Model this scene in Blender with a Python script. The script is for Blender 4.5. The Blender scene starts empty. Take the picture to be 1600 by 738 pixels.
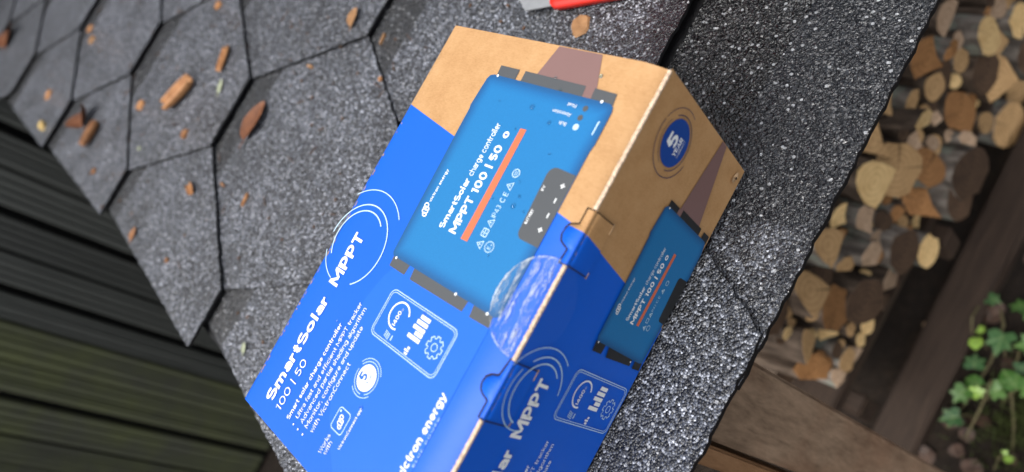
import bpy, bmesh, math, random
from mathutils import Vector, Matrix
from mathutils.geometry import tessellate_polygon

R = math.radians
rng = random.Random(7)
scene = bpy.context.scene
col = scene.collection

# ------------------------------------------------------------------ camera
SLOPE = R(9.0)                       # pitch of the little roof, falling towards -Y (the eave)
cam_d = bpy.data.cameras.new('camera')
cam = bpy.data.objects.new('camera', cam_d)
col.objects.link(cam)
cam_d.sensor_width = 36.0
cam_d.lens = 1054.75 / 1600 * 36.0
cam_d.clip_start = 0.01
cam_d.clip_end = 1000
CR = (0.47922749, -0.67783118, -0.55757144), (-0.87564371, -0.32587698, -0.35644394), (0.05990912, 0.65905166, -0.74970781)
Rc = Matrix(CR)                      # roof frame -> camera (x right, y down, z forward)
Ar = Matrix.Rotation(SLOPE, 3, 'X')
Rw = Ar @ Rc.transposed()
m = (Rw @ Matrix.Diagonal((1, -1, -1))).to_4x4()
m.translation = (0.11622107, -0.19953693, 0.27834087)
cam.matrix_world = m
cam_d.dof.use_dof = True
cam_d.dof.focus_distance = 0.345
cam_d.dof.aperture_fstop = 5.4
scene.camera = cam

# ------------------------------------------------------------------ light: bright overcast
scene.view_settings.view_transform = 'Standard'
scene.view_settings.look = 'None'
scene.view_settings.exposure = 0.80
scene.view_settings.gamma = 1.0
SUN_EL, SUN_AZ = R(62), R(-104)         # azimuth measured from +Y towards +X
world = bpy.data.worlds.new("World")
scene.world = world
world.use_nodes = True
wt = world.node_tree
sky = wt.nodes.new('ShaderNodeTexSky')
sky.sky_type = 'NISHITA'
sky.sun_disc = False
sky.sun_elevation = SUN_EL
sky.sun_rotation = SUN_AZ
sky.air_density = 1.0
sky.dust_density = 4.0
hs = wt.nodes.new('ShaderNodeHueSaturation')
hs.inputs['Saturation'].default_value = 0.3
wt.links.new(sky.outputs[0], hs.inputs['Color'])
bg = wt.nodes['Background']
wt.links.new(hs.outputs[0], bg.inputs['Color'])
bg.inputs['Strength'].default_value = 0.15
sd = bpy.data.lights.new('sun', 'SUN')
sd.energy = 1.2
sd.angle = R(30)
sd.color = (1.0, 0.97, 0.92)
sun = bpy.data.objects.new('sun', sd)
col.objects.link(sun)
sv = Vector((math.sin(SUN_AZ) * math.cos(SUN_EL), math.cos(SUN_AZ) * math.cos(SUN_EL), math.sin(SUN_EL)))
sun.rotation_euler = sv.to_track_quat('Z', 'Y').to_euler()

# ------------------------------------------------------------------ helpers
def tag(o, label=None, cat=None, group=None, kind=None):
    if label: o['label'] = label
    if cat: o['category'] = cat
    if group: o['group'] = group
    if kind: o['kind'] = kind
    return o

def empty(name, loc=(0, 0, 0), rot=(0, 0, 0)):
    o = bpy.data.objects.new(name, None)
    o.empty_display_size = 0.02
    o.location = loc
    o.rotation_euler = rot
    col.objects.link(o)
    return o

def obj(name, bm, mats, parent=None, smooth=False):
    me = bpy.data.meshes.new(name)
    bm.to_mesh(me)
    bm.free()
    for mt in (mats if isinstance(mats, (list, tuple)) else [mats]):
        me.materials.append(mt)
    if smooth:
        me.polygons.foreach_set('use_smooth', [True] * len(me.polygons))
    o = bpy.data.objects.new(name, me)
    col.objects.link(o)
    if parent: o.parent = parent
    return o

def add_box(bm, x0, x1, y0, y1, z0, z1, M=None, mi=0):
    vs = [bm.verts.new(Vector(c)) for c in ((x0, y0, z0), (x1, y0, z0), (x1, y1, z0), (x0, y1, z0), (x0, y0, z1), (x1, y0, z1), (x1, y1, z1), (x0, y1, z1))]
    if M is not None:
        for v in vs: v.co = M @ v.co
    fs = []
    for f in ((3, 2, 1, 0), (4, 5, 6, 7), (0, 1, 5, 4), (1, 2, 6, 5), (2, 3, 7, 6), (3, 0, 4, 7)):
        fc = bm.faces.new([vs[i] for i in f]); fc.material_index = mi; fs.append(fc)
    return vs, fs

def bevelled_box(x0, x1, y0, y1, z0, z1, r=0.002, M=None, cuts=0, jit=0.0):
    bm = bmesh.new()
    add_box(bm, x0, x1, y0, y1, z0, z1)
    bmesh.ops.bevel(bm, geom=bm.edges[:], offset=r, segments=2, affect='EDGES')
    if cuts:
        ln = max(((x1 - x0), 0), ((y1 - y0), 1), ((z1 - z0), 2))
        for i in range(1, cuts + 1):
            co = [x0, y0, z0]; co[ln[1]] += ln[0] * i / (cuts + 1)
            no = [0, 0, 0]; no[ln[1]] = 1
            bmesh.ops.bisect_plane(bm, geom=bm.verts[:] + bm.edges[:] + bm.faces[:], plane_co=co, plane_no=no)
        for v in bm.verts:
            v.co += Vector((rng.uniform(-jit, jit), rng.uniform(-jit, jit), rng.uniform(-jit, jit)))
    if M is not None:
        bmesh.ops.transform(bm, matrix=M, verts=bm.verts[:])
    return bm

# ------------------------------------------------------------------ materials
class N:
    def __init__(s, name):
        s.m = bpy.data.materials.new(name)
        s.m.use_nodes = True
        s.t = s.m.node_tree
        s.b = s.t.nodes['Principled BSDF']
        s.out = s.t.nodes['Material Output']
    def n(s, typ, **kw):
        nd = s.t.nodes.new('ShaderNode' + typ)
        for k, v in kw.items():
            if k in nd.inputs: nd.inputs[k].default_value = v
            else: setattr(nd, k, v)
        return nd
    def l(s, a, b): s.t.links.new(a, b)
    def coord(s, kind='Object', scale=(1, 1, 1), rot=(0, 0, 0)):
        tc = s.n('TexCoord'); mp = s.n('Mapping')
        mp.inputs['Scale'].default_value = scale
        mp.inputs['Rotation'].default_value = rot
        s.l(tc.outputs[kind], mp.inputs[0])
        return mp.outputs[0]
    def noise(s, vec, scale, detail=4, rough=0.6, dist=0.0):
        nd = s.n('TexNoise', Scale=scale, Detail=detail, Roughness=rough, Distortion=dist)
        s.l(vec, nd.inputs['Vector'])
        return nd.outputs['Fac']
    def voro(s, vec, scale, feature='F1', rand=1.0):
        nd = s.n('TexVoronoi', feature=feature)
        nd.inputs['Scale'].default_value = scale
        nd.inputs['Randomness'].default_value = rand
        s.l(vec, nd.inputs['Vector'])
        return nd
    def ramp(s, fac, stops, interp='LINEAR'):
        r = s.n('ValToRGB')
        e = r.color_ramp; e.interpolation = interp
        while len(e.elements) < len(stops): e.elements.new(0.5)
        for k, (p, c) in enumerate(stops):
            e.elements[k].position = p
            e.elements[k].color = (*c, 1) if isinstance(c, (tuple, list)) else (c, c, c, 1)
        s.l(fac, r.inputs[0])
        return r.outputs[0]
    def math(s, op, a, b=None, clamp=False):
        nd = s.n('Math', operation=op, use_clamp=clamp)
        for i, v in enumerate((a, b)):
            if v is None: continue
            if isinstance(v, (int, float)): nd.inputs[i].default_value = v
            else: s.l(v, nd.inputs[i])
        return nd.outputs[0]
    def mix(s, fac, a, b, mode='MIX'):
        nd = s.n('Mix', data_type='RGBA', blend_type=mode)
        for i, v in ((0, fac), (6, a), (7, b)):
            if isinstance(v, (int, float)): nd.inputs[i].default_value = v
            elif isinstance(v, (tuple, list)): nd.inputs[i].default_value = (*v, 1)
            else: s.l(v, nd.inputs[i])
        return nd.outputs[2]
    def bump(s, h, strength=0.5, dist=0.001, prev=None):
        nd = s.n('Bump'); nd.inputs['Strength'].default_value = strength; nd.inputs['Distance'].default_value = dist
        s.l(h, nd.inputs['Height'])
        if prev is not None: s.l(prev, nd.inputs['Normal'])
        return nd.outputs[0]
    def fin(s, color=None, rough=None, normal=None, spec=None):
        for k, v in (('Base Color', color), ('Roughness', rough), ('Normal', normal), ('Specular IOR Level', spec)):
            if v is None: continue
            if isinstance(v, (int, float)): s.b.inputs[k].default_value = v
            elif isinstance(v, (tuple, list)): s.b.inputs[k].default_value = (*v, 1)
            else: s.l(v, s.b.inputs[k])
        return s.m

def mat_print(name, c, rough=0.45, spec=0.40, var=0.06):
    g = N(name)
    v = g.coord()
    n1 = g.noise(v, 60, 3); n2 = g.noise(v, 1500, 2)
    k = g.math('ADD', g.math('MULTIPLY', n1, var * 1.2), g.math('MULTIPLY', n2, var))
    k = g.math('ADD', k, 1 - var * 1.1)
    colr = g.mix(1.0, c, k, 'MULTIPLY')
    bp = g.bump(g.math('ADD', g.math('MULTIPLY', n2, 0.3), n1), 0.25, 0.0006)
    return g.fin(colr, rough, bp, spec)

def mat_kraft():
    g = N('kraft_cardboard')
    v = g.coord()
    fib = g.noise(g.coord(scale=(1, 0.35, 0.35)), 1400, 3, 0.7)
    bl = g.noise(v, 90, 5, 0.65)
    cc = g.ramp(g.math('ADD', g.math('MULTIPLY', fib, 0.45), g.math('MULTIPLY', bl, 0.55)),
                [(0.30, (0.37, 0.195, 0.076)), (0.5, (0.455, 0.257, 0.110)), (0.72, (0.52, 0.31, 0.145))])
    speck = g.voro(v, 260)
    sp = g.math('LESS_THAN', speck.outputs['Distance'], 0.07)
    cc = g.mix(g.math('MULTIPLY', sp, 0.35), cc, (0.18, 0.09, 0.035))
    ripple = g.n('TexWave', Scale=95.0, Distortion=0.6); g.l(v, ripple.inputs['Vector'])
    h = g.math('ADD', g.math('MULTIPLY', bl, 1.0), g.math('MULTIPLY', fib, 0.4))
    h = g.math('ADD', h, g.math('MULTIPLY', ripple.outputs['Fac'], 0.12))
    return g.fin(cc, 0.62, g.bump(h, 0.3, 0.0006), 0.4)

def mat_shingle(name, light=1.0):
    """Mineral granules, dry and mottled, drowned under a wet film in a patch by the eave."""
    g = N(name)
    v = g.coord()
    wob = g.noise(v, 900, 2)
    vo = g.voro(v, 820)
    cellcol = g.n('SeparateColor'); g.l(vo.outputs['Color'], cellcol.inputs[0])
    L = light
    cc = g.ramp(cellcol.outputs[0], [(0.0, (0.006 * L, 0.006 * L, 0.008 * L)), (0.36, (0.016 * L, 0.0165 * L, 0.020 * L)),
        (0.54, (0.075 * L, 0.078 * L, 0.090 * L)), (0.82, (0.165 * L, 0.17 * L, 0.187 * L)), (0.97, (0.55 * L, 0.55 * L, 0.57 * L))])
    mot = g.noise(v, 230, 3, 0.7); big = g.noise(v, 14, 4, 0.6)
    cc = g.mix(1.0, cc, g.ramp(mot, [(0.32, 0.5), (0.55, 1.0), (0.72, 1.7)]), 'MULTIPLY')
    cc = g.mix(1.0, cc, g.ramp(big, [(0.28, 0.52), (0.5, 1.0), (0.72, 1.35)]), 'MULTIPLY')
    edge = g.voro(v, 820, 'DISTANCE_TO_EDGE')
    cc = g.mix(1.0, cc, g.ramp(edge.outputs['Distance'], [(0.0, 0.12), (0.16, 1.0)]), 'MULTIPLY')
    cc = g.mix(1.0, cc, (0.95, 1.0, 1.09), 'MULTIPLY')
    fl = g.voro(v, 300); fc_ = g.n('SeparateColor'); g.l(fl.outputs['Color'], fc_.inputs[0])
    fleck = g.math('MULTIPLY', g.math('LESS_THAN', fl.outputs['Distance'], 0.26), g.math('GREATER_THAN', fc_.outputs[0], g.math('ADD', 0.56, g.math('MULTIPLY', g.noise(v, 24, 3), 0.46))))
    # wet patch
    sx = g.n('SeparateXYZ'); g.l(v, sx.inputs[0])
    dx = g.math('MULTIPLY', g.math('SUBTRACT', sx.outputs[0], 0.42), 1 / 0.27)
    dy = g.math('MULTIPLY', g.math('SUBTRACT', sx.outputs[1], -0.04), 1 / 0.18)
    d = g.math('SQRT', g.math('ADD', g.math('MULTIPLY', dx, dx), g.math('MULTIPLY', dy, dy)))
    wn = g.noise(v, 22, 4, 0.65)
    wet = g.ramp(g.math('ADD', d, g.math('MULTIPLY', g.math('SUBTRACT', wn, 0.5), 0.7)), [(0.80, 1.0), (1.02, 0.0)])
    oi = g.n('ObjectInfo')
    cc = g.mix(1.0, cc, g.ramp(oi.outputs['Random'], [(0, 0.80), (1, 1.22)]), 'MULTIPLY')
    rare = g.math('GREATER_THAN', cellcol.outputs[0], 0.955)
    wetcol = g.mix(g.math('MULTIPLY', rare, 0.35), (0.008 * L, 0.009 * L, 0.012 * L), (0.30, 0.30, 0.31))
    cc = g.mix(wet, cc, wetcol)
    cc = g.mix(g.math('MULTIPLY', fleck, 0.8), cc, (0.42, 0.43, 0.45))
    h = g.math('SUBTRACT', 1.0, vo.outputs['Distance'])
    h = g.math('ADD', h, g.math('MULTIPLY', cellcol.outputs[1], 0.9))
    h = g.math('ADD', h, g.math('MULTIPLY', wob, 0.35))
    h = g.math('MULTIPLY', h, 0.72)
    sm = g.n('TexVoronoi', feature='SMOOTH_F1'); sm.inputs['Scale'].default_value = 520; sm.inputs['Smoothness'].default_value = 0.6
    g.l(v, sm.inputs['Vector'])
    hw = g.math('ADD', g.math('MULTIPLY', sm.outputs['Distance'], 1.0), g.math('MULTIPLY', g.noise(v, 400, 1, 0.4, 2.2), 1.9))
    mh = g.n('Mix', data_type='FLOAT'); g.l(wet, mh.inputs[0]); g.l(h, mh.inputs[2]); g.l(hw, mh.inputs[3])
    bp = g.bump(mh.outputs[0], 0.95, 0.00125)
    rough = g.ramp(cellcol.outputs[2], [(0.0, 0.25), (1.0, 0.55)])
    mr = g.n('Mix', data_type='FLOAT'); g.l(wet, mr.inputs[0]); g.l(rough, mr.inputs[2]); mr.inputs[3].default_value = 0.12
    g.b.inputs['Coat IOR'].default_value = 1.75
    g.b.inputs['Coat Roughness'].default_value = 0.09
    g.l(g.math('ADD', 0.22, g.math('MULTIPLY', wet, 0.16)), g.b.inputs['Coat Weight'])
    g.l(bp, g.b.inputs['Coat Normal'])
    return g.fin(cc, mr.outputs[0], bp, 0.6)

def mat_wood(name, dark, light, scale=(18, 18, 1.2), rough=0.75, algae=None, spec=0.3, gs=1.0):
    g = N(name)
    v = g.coord(scale=scale)
    n1 = g.noise(v, 6 * gs, 6, 0.65, 0.6)
    n2 = g.noise(v, 26 * gs, 4, 0.7)
    k = g.math('ADD', g.math('MULTIPLY', n1, 0.65), g.math('MULTIPLY', n2, 0.35))
    cc = g.ramp(k, [(0.32, dark), (0.66, light)])
    oi = g.n('ObjectInfo')
    cc = g.mix(1.0, cc, g.ramp(oi.outputs['Random'], [(0, 0.78), (1, 1.2)]), 'MULTIPLY')
    if algae:
        a = g.noise(g.coord(), 5, 5, 0.7)
        cc = g.mix(g.ramp(a, [(0.4, 0.0), (0.68, 0.8)]), cc, algae)
    return g.fin(cc, rough, g.bump(k, 0.5, 0.001), spec)

def mat_plain(name, c, rough=0.5, spec=0.5, var=0.25, scale=60, bump=0.2, metallic=0.0):
    g = N(name)
    v = g.coord()
    n1 = g.noise(v, scale, 5, 0.65)
    cc = g.mix(1.0, c, g.ramp(n1, [(0.25, 1 - var), (0.75, 1 + var)]), 'MULTIPLY')
    g.b.inputs['Metallic'].default_value = metallic
    return g.fin(cc, rough, g.bump(n1, bump, 0.001), spec)

M = {}
M['kraft'] = mat_kraft()
M['kraft_edge'] = mat_plain('corrugated_board_edge', (0.62, 0.47, 0.34), 0.8, 0.2, 0.4, 500, 0.8)
M['blue'] = mat_print('blue_print', (0.003, 0.104, 0.60))
M['blue_light'] = mat_print('light_blue_print', (0.008, 0.118, 0.63))
M['white'] = mat_print('white_print', (0.80, 0.82, 0.82), 0.5, 0.5, 0.03)
M['pale'] = mat_print('pale_line_print', (0.45, 0.62, 0.74), 0.5, 0.5, 0.03)
M['navy'] = mat_print('navy_print', (0.010, 0.060, 0.30))
M['ink'] = mat_print('dark_ink_print', (0.05, 0.045, 0.09))
M['mauve'] = mat_print('mauve_print', (0.20, 0.115, 0.105))
M['orange'] = mat_print('orange_print', (0.62, 0.145, 0.065))
M['black'] = mat_print('black_print', (0.014, 0.015, 0.016), 0.45, 0.5, 0.3)
M['grey'] = mat_print('sheen_grey_print', (0.075, 0.08, 0.085))  # lid flanges and terminals: black ink lightened by a painted sky sheen
M['slot'] = mat_plain('slot_shade_board', (0.035, 0.024, 0.018), 0.9, 0.1)
M['crease'] = mat_plain('pale_crease', (0.42, 0.28, 0.16), 0.8, 0.2)
M['shingle'] = mat_shingle('wet_mineral_granules')
M['band'] = mat_shingle('dark_granule_band', 0.22)
M['bitumen'] = mat_plain('bitumen_edge', (0.006, 0.006, 0.007), 0.5, 0.4, 0.4, 300, 0.8)
M['ply'] = mat_wood('roof_boards', (0.10, 0.065, 0.035), (0.22, 0.15, 0.09))

# device artwork: blue body printed with a paler middle, tone carried by a colour attribute of the print
def mat_device():
    g = N('device_print')
    a = g.n('Attribute', attribute_name='tone')
    v = g.coord()
    n2 = g.noise(v, 1500, 2)
    cc = g.ramp(a.outputs['Fac'], [(0.0, (0.010, 0.070, 0.19)), (0.4, (0.008, 0.115, 0.31)), (1.0, (0.011, 0.165, 0.40))])
    cc = g.mix(1.0, cc, g.ramp(n2, [(0.2, 0.93), (0.8, 1.07)]), 'MULTIPLY')
    return g.fin(cc, 0.45, g.bump(n2, 0.12, 0.0004), 0.4)
M['device'] = mat_device()

def mat_sticker():
    g = N('clear_seal_film')
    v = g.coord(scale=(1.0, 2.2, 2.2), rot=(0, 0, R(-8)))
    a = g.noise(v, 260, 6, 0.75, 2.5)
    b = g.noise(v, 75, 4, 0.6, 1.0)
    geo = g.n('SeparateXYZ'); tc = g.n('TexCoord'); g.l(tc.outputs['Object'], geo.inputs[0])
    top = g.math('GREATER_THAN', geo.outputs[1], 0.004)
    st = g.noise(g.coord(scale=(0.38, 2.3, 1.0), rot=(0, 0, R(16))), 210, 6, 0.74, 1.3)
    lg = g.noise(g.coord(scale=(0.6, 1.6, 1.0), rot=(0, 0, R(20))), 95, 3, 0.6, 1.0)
    white = g.ramp(g.math('ADD', g.math('MULTIPLY', st, 0.78), g.math('MULTIPLY', lg, 0.22)), [(0.47, 0.02), (0.54, 0.5), (0.60, 1.0)])  # sky glint on wrinkles painted in as white streaks, along with whitened creases
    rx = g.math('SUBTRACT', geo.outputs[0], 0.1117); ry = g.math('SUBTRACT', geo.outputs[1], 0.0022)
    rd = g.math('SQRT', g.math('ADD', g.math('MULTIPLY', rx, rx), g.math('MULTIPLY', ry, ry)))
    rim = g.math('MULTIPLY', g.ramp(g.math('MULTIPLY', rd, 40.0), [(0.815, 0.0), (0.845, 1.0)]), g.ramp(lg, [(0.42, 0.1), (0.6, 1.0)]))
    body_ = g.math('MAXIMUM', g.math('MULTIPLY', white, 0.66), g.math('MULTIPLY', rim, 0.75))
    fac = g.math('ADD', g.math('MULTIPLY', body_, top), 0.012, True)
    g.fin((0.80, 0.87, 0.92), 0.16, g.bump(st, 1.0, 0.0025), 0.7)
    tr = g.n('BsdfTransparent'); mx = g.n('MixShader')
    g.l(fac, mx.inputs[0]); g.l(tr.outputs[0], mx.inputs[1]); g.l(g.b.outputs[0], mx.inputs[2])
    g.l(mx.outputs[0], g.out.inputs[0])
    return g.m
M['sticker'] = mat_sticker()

def mat_water():
    g = N('water')
    g.b.inputs['Transmission Weight'].default_value = 1.0
    g.b.inputs['IOR'].default_value = 1.33
    return g.fin((0.75, 0.93, 0.97), 0.02)
M['water'] = mat_water()

# ------------------------------------------------------------------ ground
def mat_soil():
    g = N('damp_soil')
    v = g.coord()
    n1 = g.noise(v, 9, 8, 0.7); n2 = g.noise(v, 60, 6, 0.75)
    k = g.math('ADD', g.math('MULTIPLY', n1, 0.45), g.math('MULTIPLY', n2, 0.55))
    cc = g.ramp(k, [(0.3, (0.006, 0.004, 0.003)), (0.52, (0.018, 0.012, 0.008)), (0.75, (0.05, 0.033, 0.02))])
    return g.fin(cc, 0.85, g.bump(k, 1.0, 0.02), 0.25)
M['soil'] = mat_soil()
GZ = -0.95
bm = bmesh.new()
xs = [-400, -60, -10, -3] + [(-1.0 + 0.05 * i) for i in range(49)] + [3, 10, 60, 400]
ys = [-400, -60, -10, -3] + [(-0.9 + 0.05 * i) for i in range(53)] + [3, 10, 60, 400]
gv = [[bm.verts.new((x, y, GZ + (rng.uniform(-0.008, 0.008) if abs(x) < 2.6 and abs(y) < 2.6 else 0))) for y in ys] for x in xs]
for i in range(len(xs) - 1):
    for j in range(len(ys) - 1):
        bm.faces.new((gv[i][j], gv[i + 1][j], gv[i + 1][j + 1], gv[i][j + 1]))
tag(obj('ground', bm, M['soil'], smooth=True), kind='structure')

# ------------------------------------------------------------------ board wall behind the roof
wall = empty('board_wall', (-0.4, 1.87, GZ))
tag(wall, 'dark timber wall of upright boards, green with algae, beyond the roof edge', 'wall')
M['board_dark'] = mat_wood('dark_stained_board', (0.022, 0.025, 0.022), (0.060, 0.064, 0.058), (30, 30, 1.0), 0.5, None, 0.5)
M['board_green'] = mat_wood('algae_board', (0.036, 0.039, 0.029), (0.085, 0.089, 0.062), (30, 30, 1.0), 0.7, (0.08, 0.092, 0.032))
seams = [2.40, 2.30, 2.20, 2.10, 2.0, 1.9, 1.8, 1.7, 1.6, 1.5, 1.4, 1.3, 1.2, 1.1, 1.0, 0.9, 0.8, 0.7, 0.6, 0.5, 0.4, 0.30, 0.21, 0.12, 0.03, -0.06, -0.145, -0.235, -0.335, -0.43, -0.52, -0.60, -0.70, -0.795, -0.90, -0.975, -1.05, -1.16, -1.25, -1.35, -1.45, -1.55]
wide_gap = {-0.335, -0.52, -0.795, -1.16, -0.145, -1.45, 0.12}
for a, b in zip(seams[:-1], seams[1:]):
    g1 = 0.012 if a in wide_gap else 0.003
    g2 = 0.012 if b in wide_gap else 0.003
    green = a < -0.58
    y0 = rng.uniform(-0.004, 0.004)
    x0, x1, zt_ = b + g2 + 0.4, a - g1 + 0.4, 2.45 + rng.uniform(-0.01, 0.01)
    w = x1 - x0
    pr = [(x0, 0.0), (x0, -0.016), (x0 + 0.004, -0.020)]
    for f in (0.27 + rng.uniform(-.05, .05), 0.52 + rng.uniform(-.05, .05), 0.77 + rng.uniform(-.04, .04)):
        c = x0 + w * f
        pr += [(c - 0.004, -0.020), (c - 0.002, -0.0145), (c + 0.002, -0.0145), (c + 0.004, -0.020)]
    pr += [(x1 - 0.004, -0.020), (x1, -0.016), (x1, 0.0)]
    bmb = bmesh.new()
    lo = [bmb.verts.new((px, py + y0, 0.02)) for px, py in pr]; hi = [bmb.verts.new((px, py + y0, zt_)) for px, py in pr]
    bmb.faces.new(lo[::-1]); bmb.faces.new(hi)
    for i in range(len(pr)): bmb.faces.new((lo[i], lo[(i + 1) % len(pr)], hi[(i + 1) % len(pr)], hi[i]))
    bmesh.ops.recalc_face_normals(bmb, faces=bmb.faces[:])
    obj('board', bmb, M['board_green'] if green else M['board_dark'], wall)
bm = bmesh.new(); add_box(bm, -1.15, 2.8, 0.006, 0.03, 0.0, 2.44)
obj('backing_sheet', bm, mat_plain('black_sheeting', (0.006, 0.006, 0.006), 0.9, 0.1), wall)

# ------------------------------------------------------------------ shed with the shingled roof
shed = empty('woodshed', (0, 0, 0), (SLOPE, 0, 0))
tag(shed, 'small woodshed roofed with hexagonal dark grey bitumen shingles', 'woodshed')
Ai = Ar.transposed().to_4x4()
LU = 0.22
ROW = 0.70 * LU
EAVE = -0.0438
STEP = 0.0034
THK = 0.0027
def row_y(k): return (1.70 + 0.70 * k) * LU
def cen_x(k, j): return (0.592 + 0.75 * (k - 1) + 1.5 * j + 0.055 * (k - 1)) * LU
VERGE = {0: (-0.0341, 0.6697, 0.0933), -2: (-0.0436, 0.3397, 0.162), 2: (-0.035, 0.9375, 0.0245), 4: (-0.031, 1.3181, 0.022), 6: (-0.029, 1.62, 0.02)}
ROOF_TOP = 1.865
def clip(poly, co, no):
    out = []
    for i in range(len(poly)):
        a, b = poly[i], poly[(i + 1) % len(poly)]
        da = (a[0] - co[0]) * no[0] + (a[1] - co[1]) * no[1]
        db = (b[0] - co[0]) * no[0] + (b[1] - co[1]) * no[1]
        if da >= 0: out.append(a)
        if (da >= 0) != (db >= 0):
            t = da / (da - db)
            out.append((a[0] + t * (b[0] - a[0]), a[1] + t * (b[1] - a[1])))
    return out
def subdivide_edges(poly, step=0.012, jit=0.0006, r=rng):
    out = []
    for i in range(len(poly)):
        a, b = Vector(poly[i]), Vector(poly[(i + 1) % len(poly)])
        n = max(1, int((b - a).length / step))
        for q in range(n):
            p = a.lerp(b, q / n)
            out.append((p.x + r.uniform(-jit, jit), p.y + r.uniform(-jit, jit)))
    return out
shrng = random.Random(3)
HEX = []
for k in range(-4, 13):
    for j in range(-4, 6):
        cx = cen_x(k, j - (k // 2 if k > 0 else k // 2))
        if cx < -0.12 or cx > 1.25: continue
        yb, ym, yt = row_y(k), row_y(k + 1), row_y(k + 2)
        if k == -3 and cx > 1.5 * LU: cx += 0.24 * LU
        if k == -2: cx += 0.165 * LU; yb += 0.07 * LU; ym += 0.03 * LU
        if yt < EAVE or yb > ROOF_TOP: continue
        hf, hw, dr = 0.18 * LU, 0.570 * LU, 0.055 * LU
        g = 0.0012
        hexa = [(cx - hf, yb), (cx + hf, yb), (cx + hw + dr - g, ym), (cx + hw + dr - g, yt + 0.012), (cx - hw + dr + g, yt + 0.012), (cx - hw + dr + g, ym)]
        hexa = clip(hexa, (0, EAVE), (0, 1))
        hexa = clip(hexa, (0, ROOF_TOP), (0, -1))
        if k % 2 == 0:
            x0, y0, s = VERGE.get(k, (-0.03, yt, 0.05))
            hexa = clip(hexa, (x0, y0), (1, -s))
        if len(hexa) < 3: continue
        yband = yt - 0.16 * LU
        lower = clip(hexa, (0, yband), (0, -1)); upper = clip(hexa, (0, yband), (0, 1))
        bm = bmesh.new()
        lift = shrng.uniform(-0.0005, 0.0006)
        HEX.append((hexa, yb))
        def zt(y): return -STEP * (y - yb) / ROW + lift * 0.5
        outline = subdivide_edges(hexa, 0.0045, 0.0007, shrng)
        ring = [bm.verts.new((x, y, zt(y))) for x, y in outline]
        base = [bm.verts.new((x, y, zt(y) - THK if y > EAVE + 0.003 else zt(y) - 0.0042)) for x, y in outline]
        f = bm.faces.new(ring)
        for i in range(len(ring)):
            q = bm.faces.new((ring[i], base[i], base[(i + 1) % len(ring)], ring[(i + 1) % len(ring)]))
            q.material_index = 2
        bm.normal_update()
        if f.normal.z < 0: f.normal_flip()
        bmesh.ops.bisect_plane(bm, geom=bm.verts[:] + bm.edges[:] + bm.faces[:], plane_co=(0, yband + shrng.uniform(-0.004, 0.004), 0), plane_no=(0.06, 1, 0))
        bm.normal_update()
        for fc in bm.faces:
            if fc.material_index == 0 and fc.calc_center_median().y > yband and abs(fc.normal.z) > 0.5: fc.material_index = 1
        bmesh.ops.recalc_face_normals(bm, faces=bm.faces[:])
        for fc in bm.faces:
            if abs(fc.normal.z) > 0.5 and fc.normal.z < 0: fc.normal_flip()
        obj('shingle', bm, [M['shingle'], M['band'], M['bitumen']], shed)
# underlay sheet, boards below it
bm = bmesh.new()
pl = [(-0.062, EAVE + 0.012), (1.36, EAVE + 0.012), (1.36, ROOF_TOP), (-0.026, ROOF_TOP), (-0.03, 0.95), (-0.036, 0.62)]
lo = [bm.verts.new((x, y, -0.0128)) for x, y in pl]; hi = [bm.verts.new((x, y, -0.0100)) for x, y in pl]
bm.faces.new(hi); bm.faces.new(lo[::-1])
for i in range(len(pl)):
    bm.faces.new((lo[i], lo[(i + 1) % len(pl)], hi[(i + 1) % len(pl)], hi[i]))
obj('underlay', bm, M['bitumen'], shed)
for i in range(13):
    y0 = EAVE + 0.016 + i * 0.142
    obj('roof_board', bevelled_box(-0.026 if y0 > 0.4 else -0.045, 1.34, y0, y0 + 0.138, -0.032, -0.013, 0.0015), M['ply'], shed)

# corner post and batten (built upright, turned into the roof's frame)
def add_knots(m, vec_scale, c, thr=0.10):
    g = N.__new__(N); g.m = m; g.t = m.node_tree; g.b = g.t.nodes['Principled BSDF']; g.out = g.t.nodes['Material Output']
    v = g.coord(scale=vec_scale)
    old = g.b.inputs['Base Color'].links[0].from_socket
    vo = g.voro(v, 1.0)
    d = g.math('ADD', vo.outputs['Distance'], g.math('MULTIPLY', g.noise(v, 5, 3), 0.10))
    k = g.ramp(d, [(thr, 0.85), (thr + 0.10, 0.0)])
    cc = g.mix(k, old, c)
    warm = g.ramp(g.noise(g.coord(scale=(9, 9, 5)), 1.6, 3), [(0.45, 0.0), (0.70, 0.55)])
    cc = g.mix(warm, cc, (0.20, 0.10, 0.055))
    g.l(cc, g.b.inputs['Base Color'])
    return m
M['post'] = mat_wood('weathered_plank', (0.085, 0.055, 0.034), (0.26, 0.178, 0.117), (16, 16, 1.3), 0.7, None, 0.3)
add_knots(M['post'], (18, 18, 9), (0.035, 0.02, 0.012), 0.16)
M['fresh'] = mat_wood('fresh_batten', (0.17, 0.085, 0.038), (0.29, 0.16, 0.08), (26, 26, 2.0), 0.6)
bm = bmesh.new()
vs, _ = add_box(bm, 0.0893, 0.1412, 0.0, 0.022, -0.93, -0.034)
for v in vs: v.co.x += 0.032 * (-0.034 - v.co.z)
bmesh.ops.bevel(bm, geom=bm.edges[:], offset=0.002, segments=2, affect='EDGES')
bmesh.ops.transform(bm, matrix=Ai, verts=bm.verts[:])
obj('corner_post', bm, M['post'], shed)
bm = bmesh.new()
vs, _ = add_box(bm, 0.0745, 0.0870, 0.002, 0.024, -0.93, -0.036)
for v in vs: v.co.x += 0.02 * (-0.034 - v.co.z)
bmesh.ops.bevel(bm, geom=bm.edges[:], offset=0.0015, segments=2, affect='EDGES')
bmesh.ops.transform(bm, matrix=Ai, verts=bm.verts[:])
obj('batten', bm, M['fresh'], shed)
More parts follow.
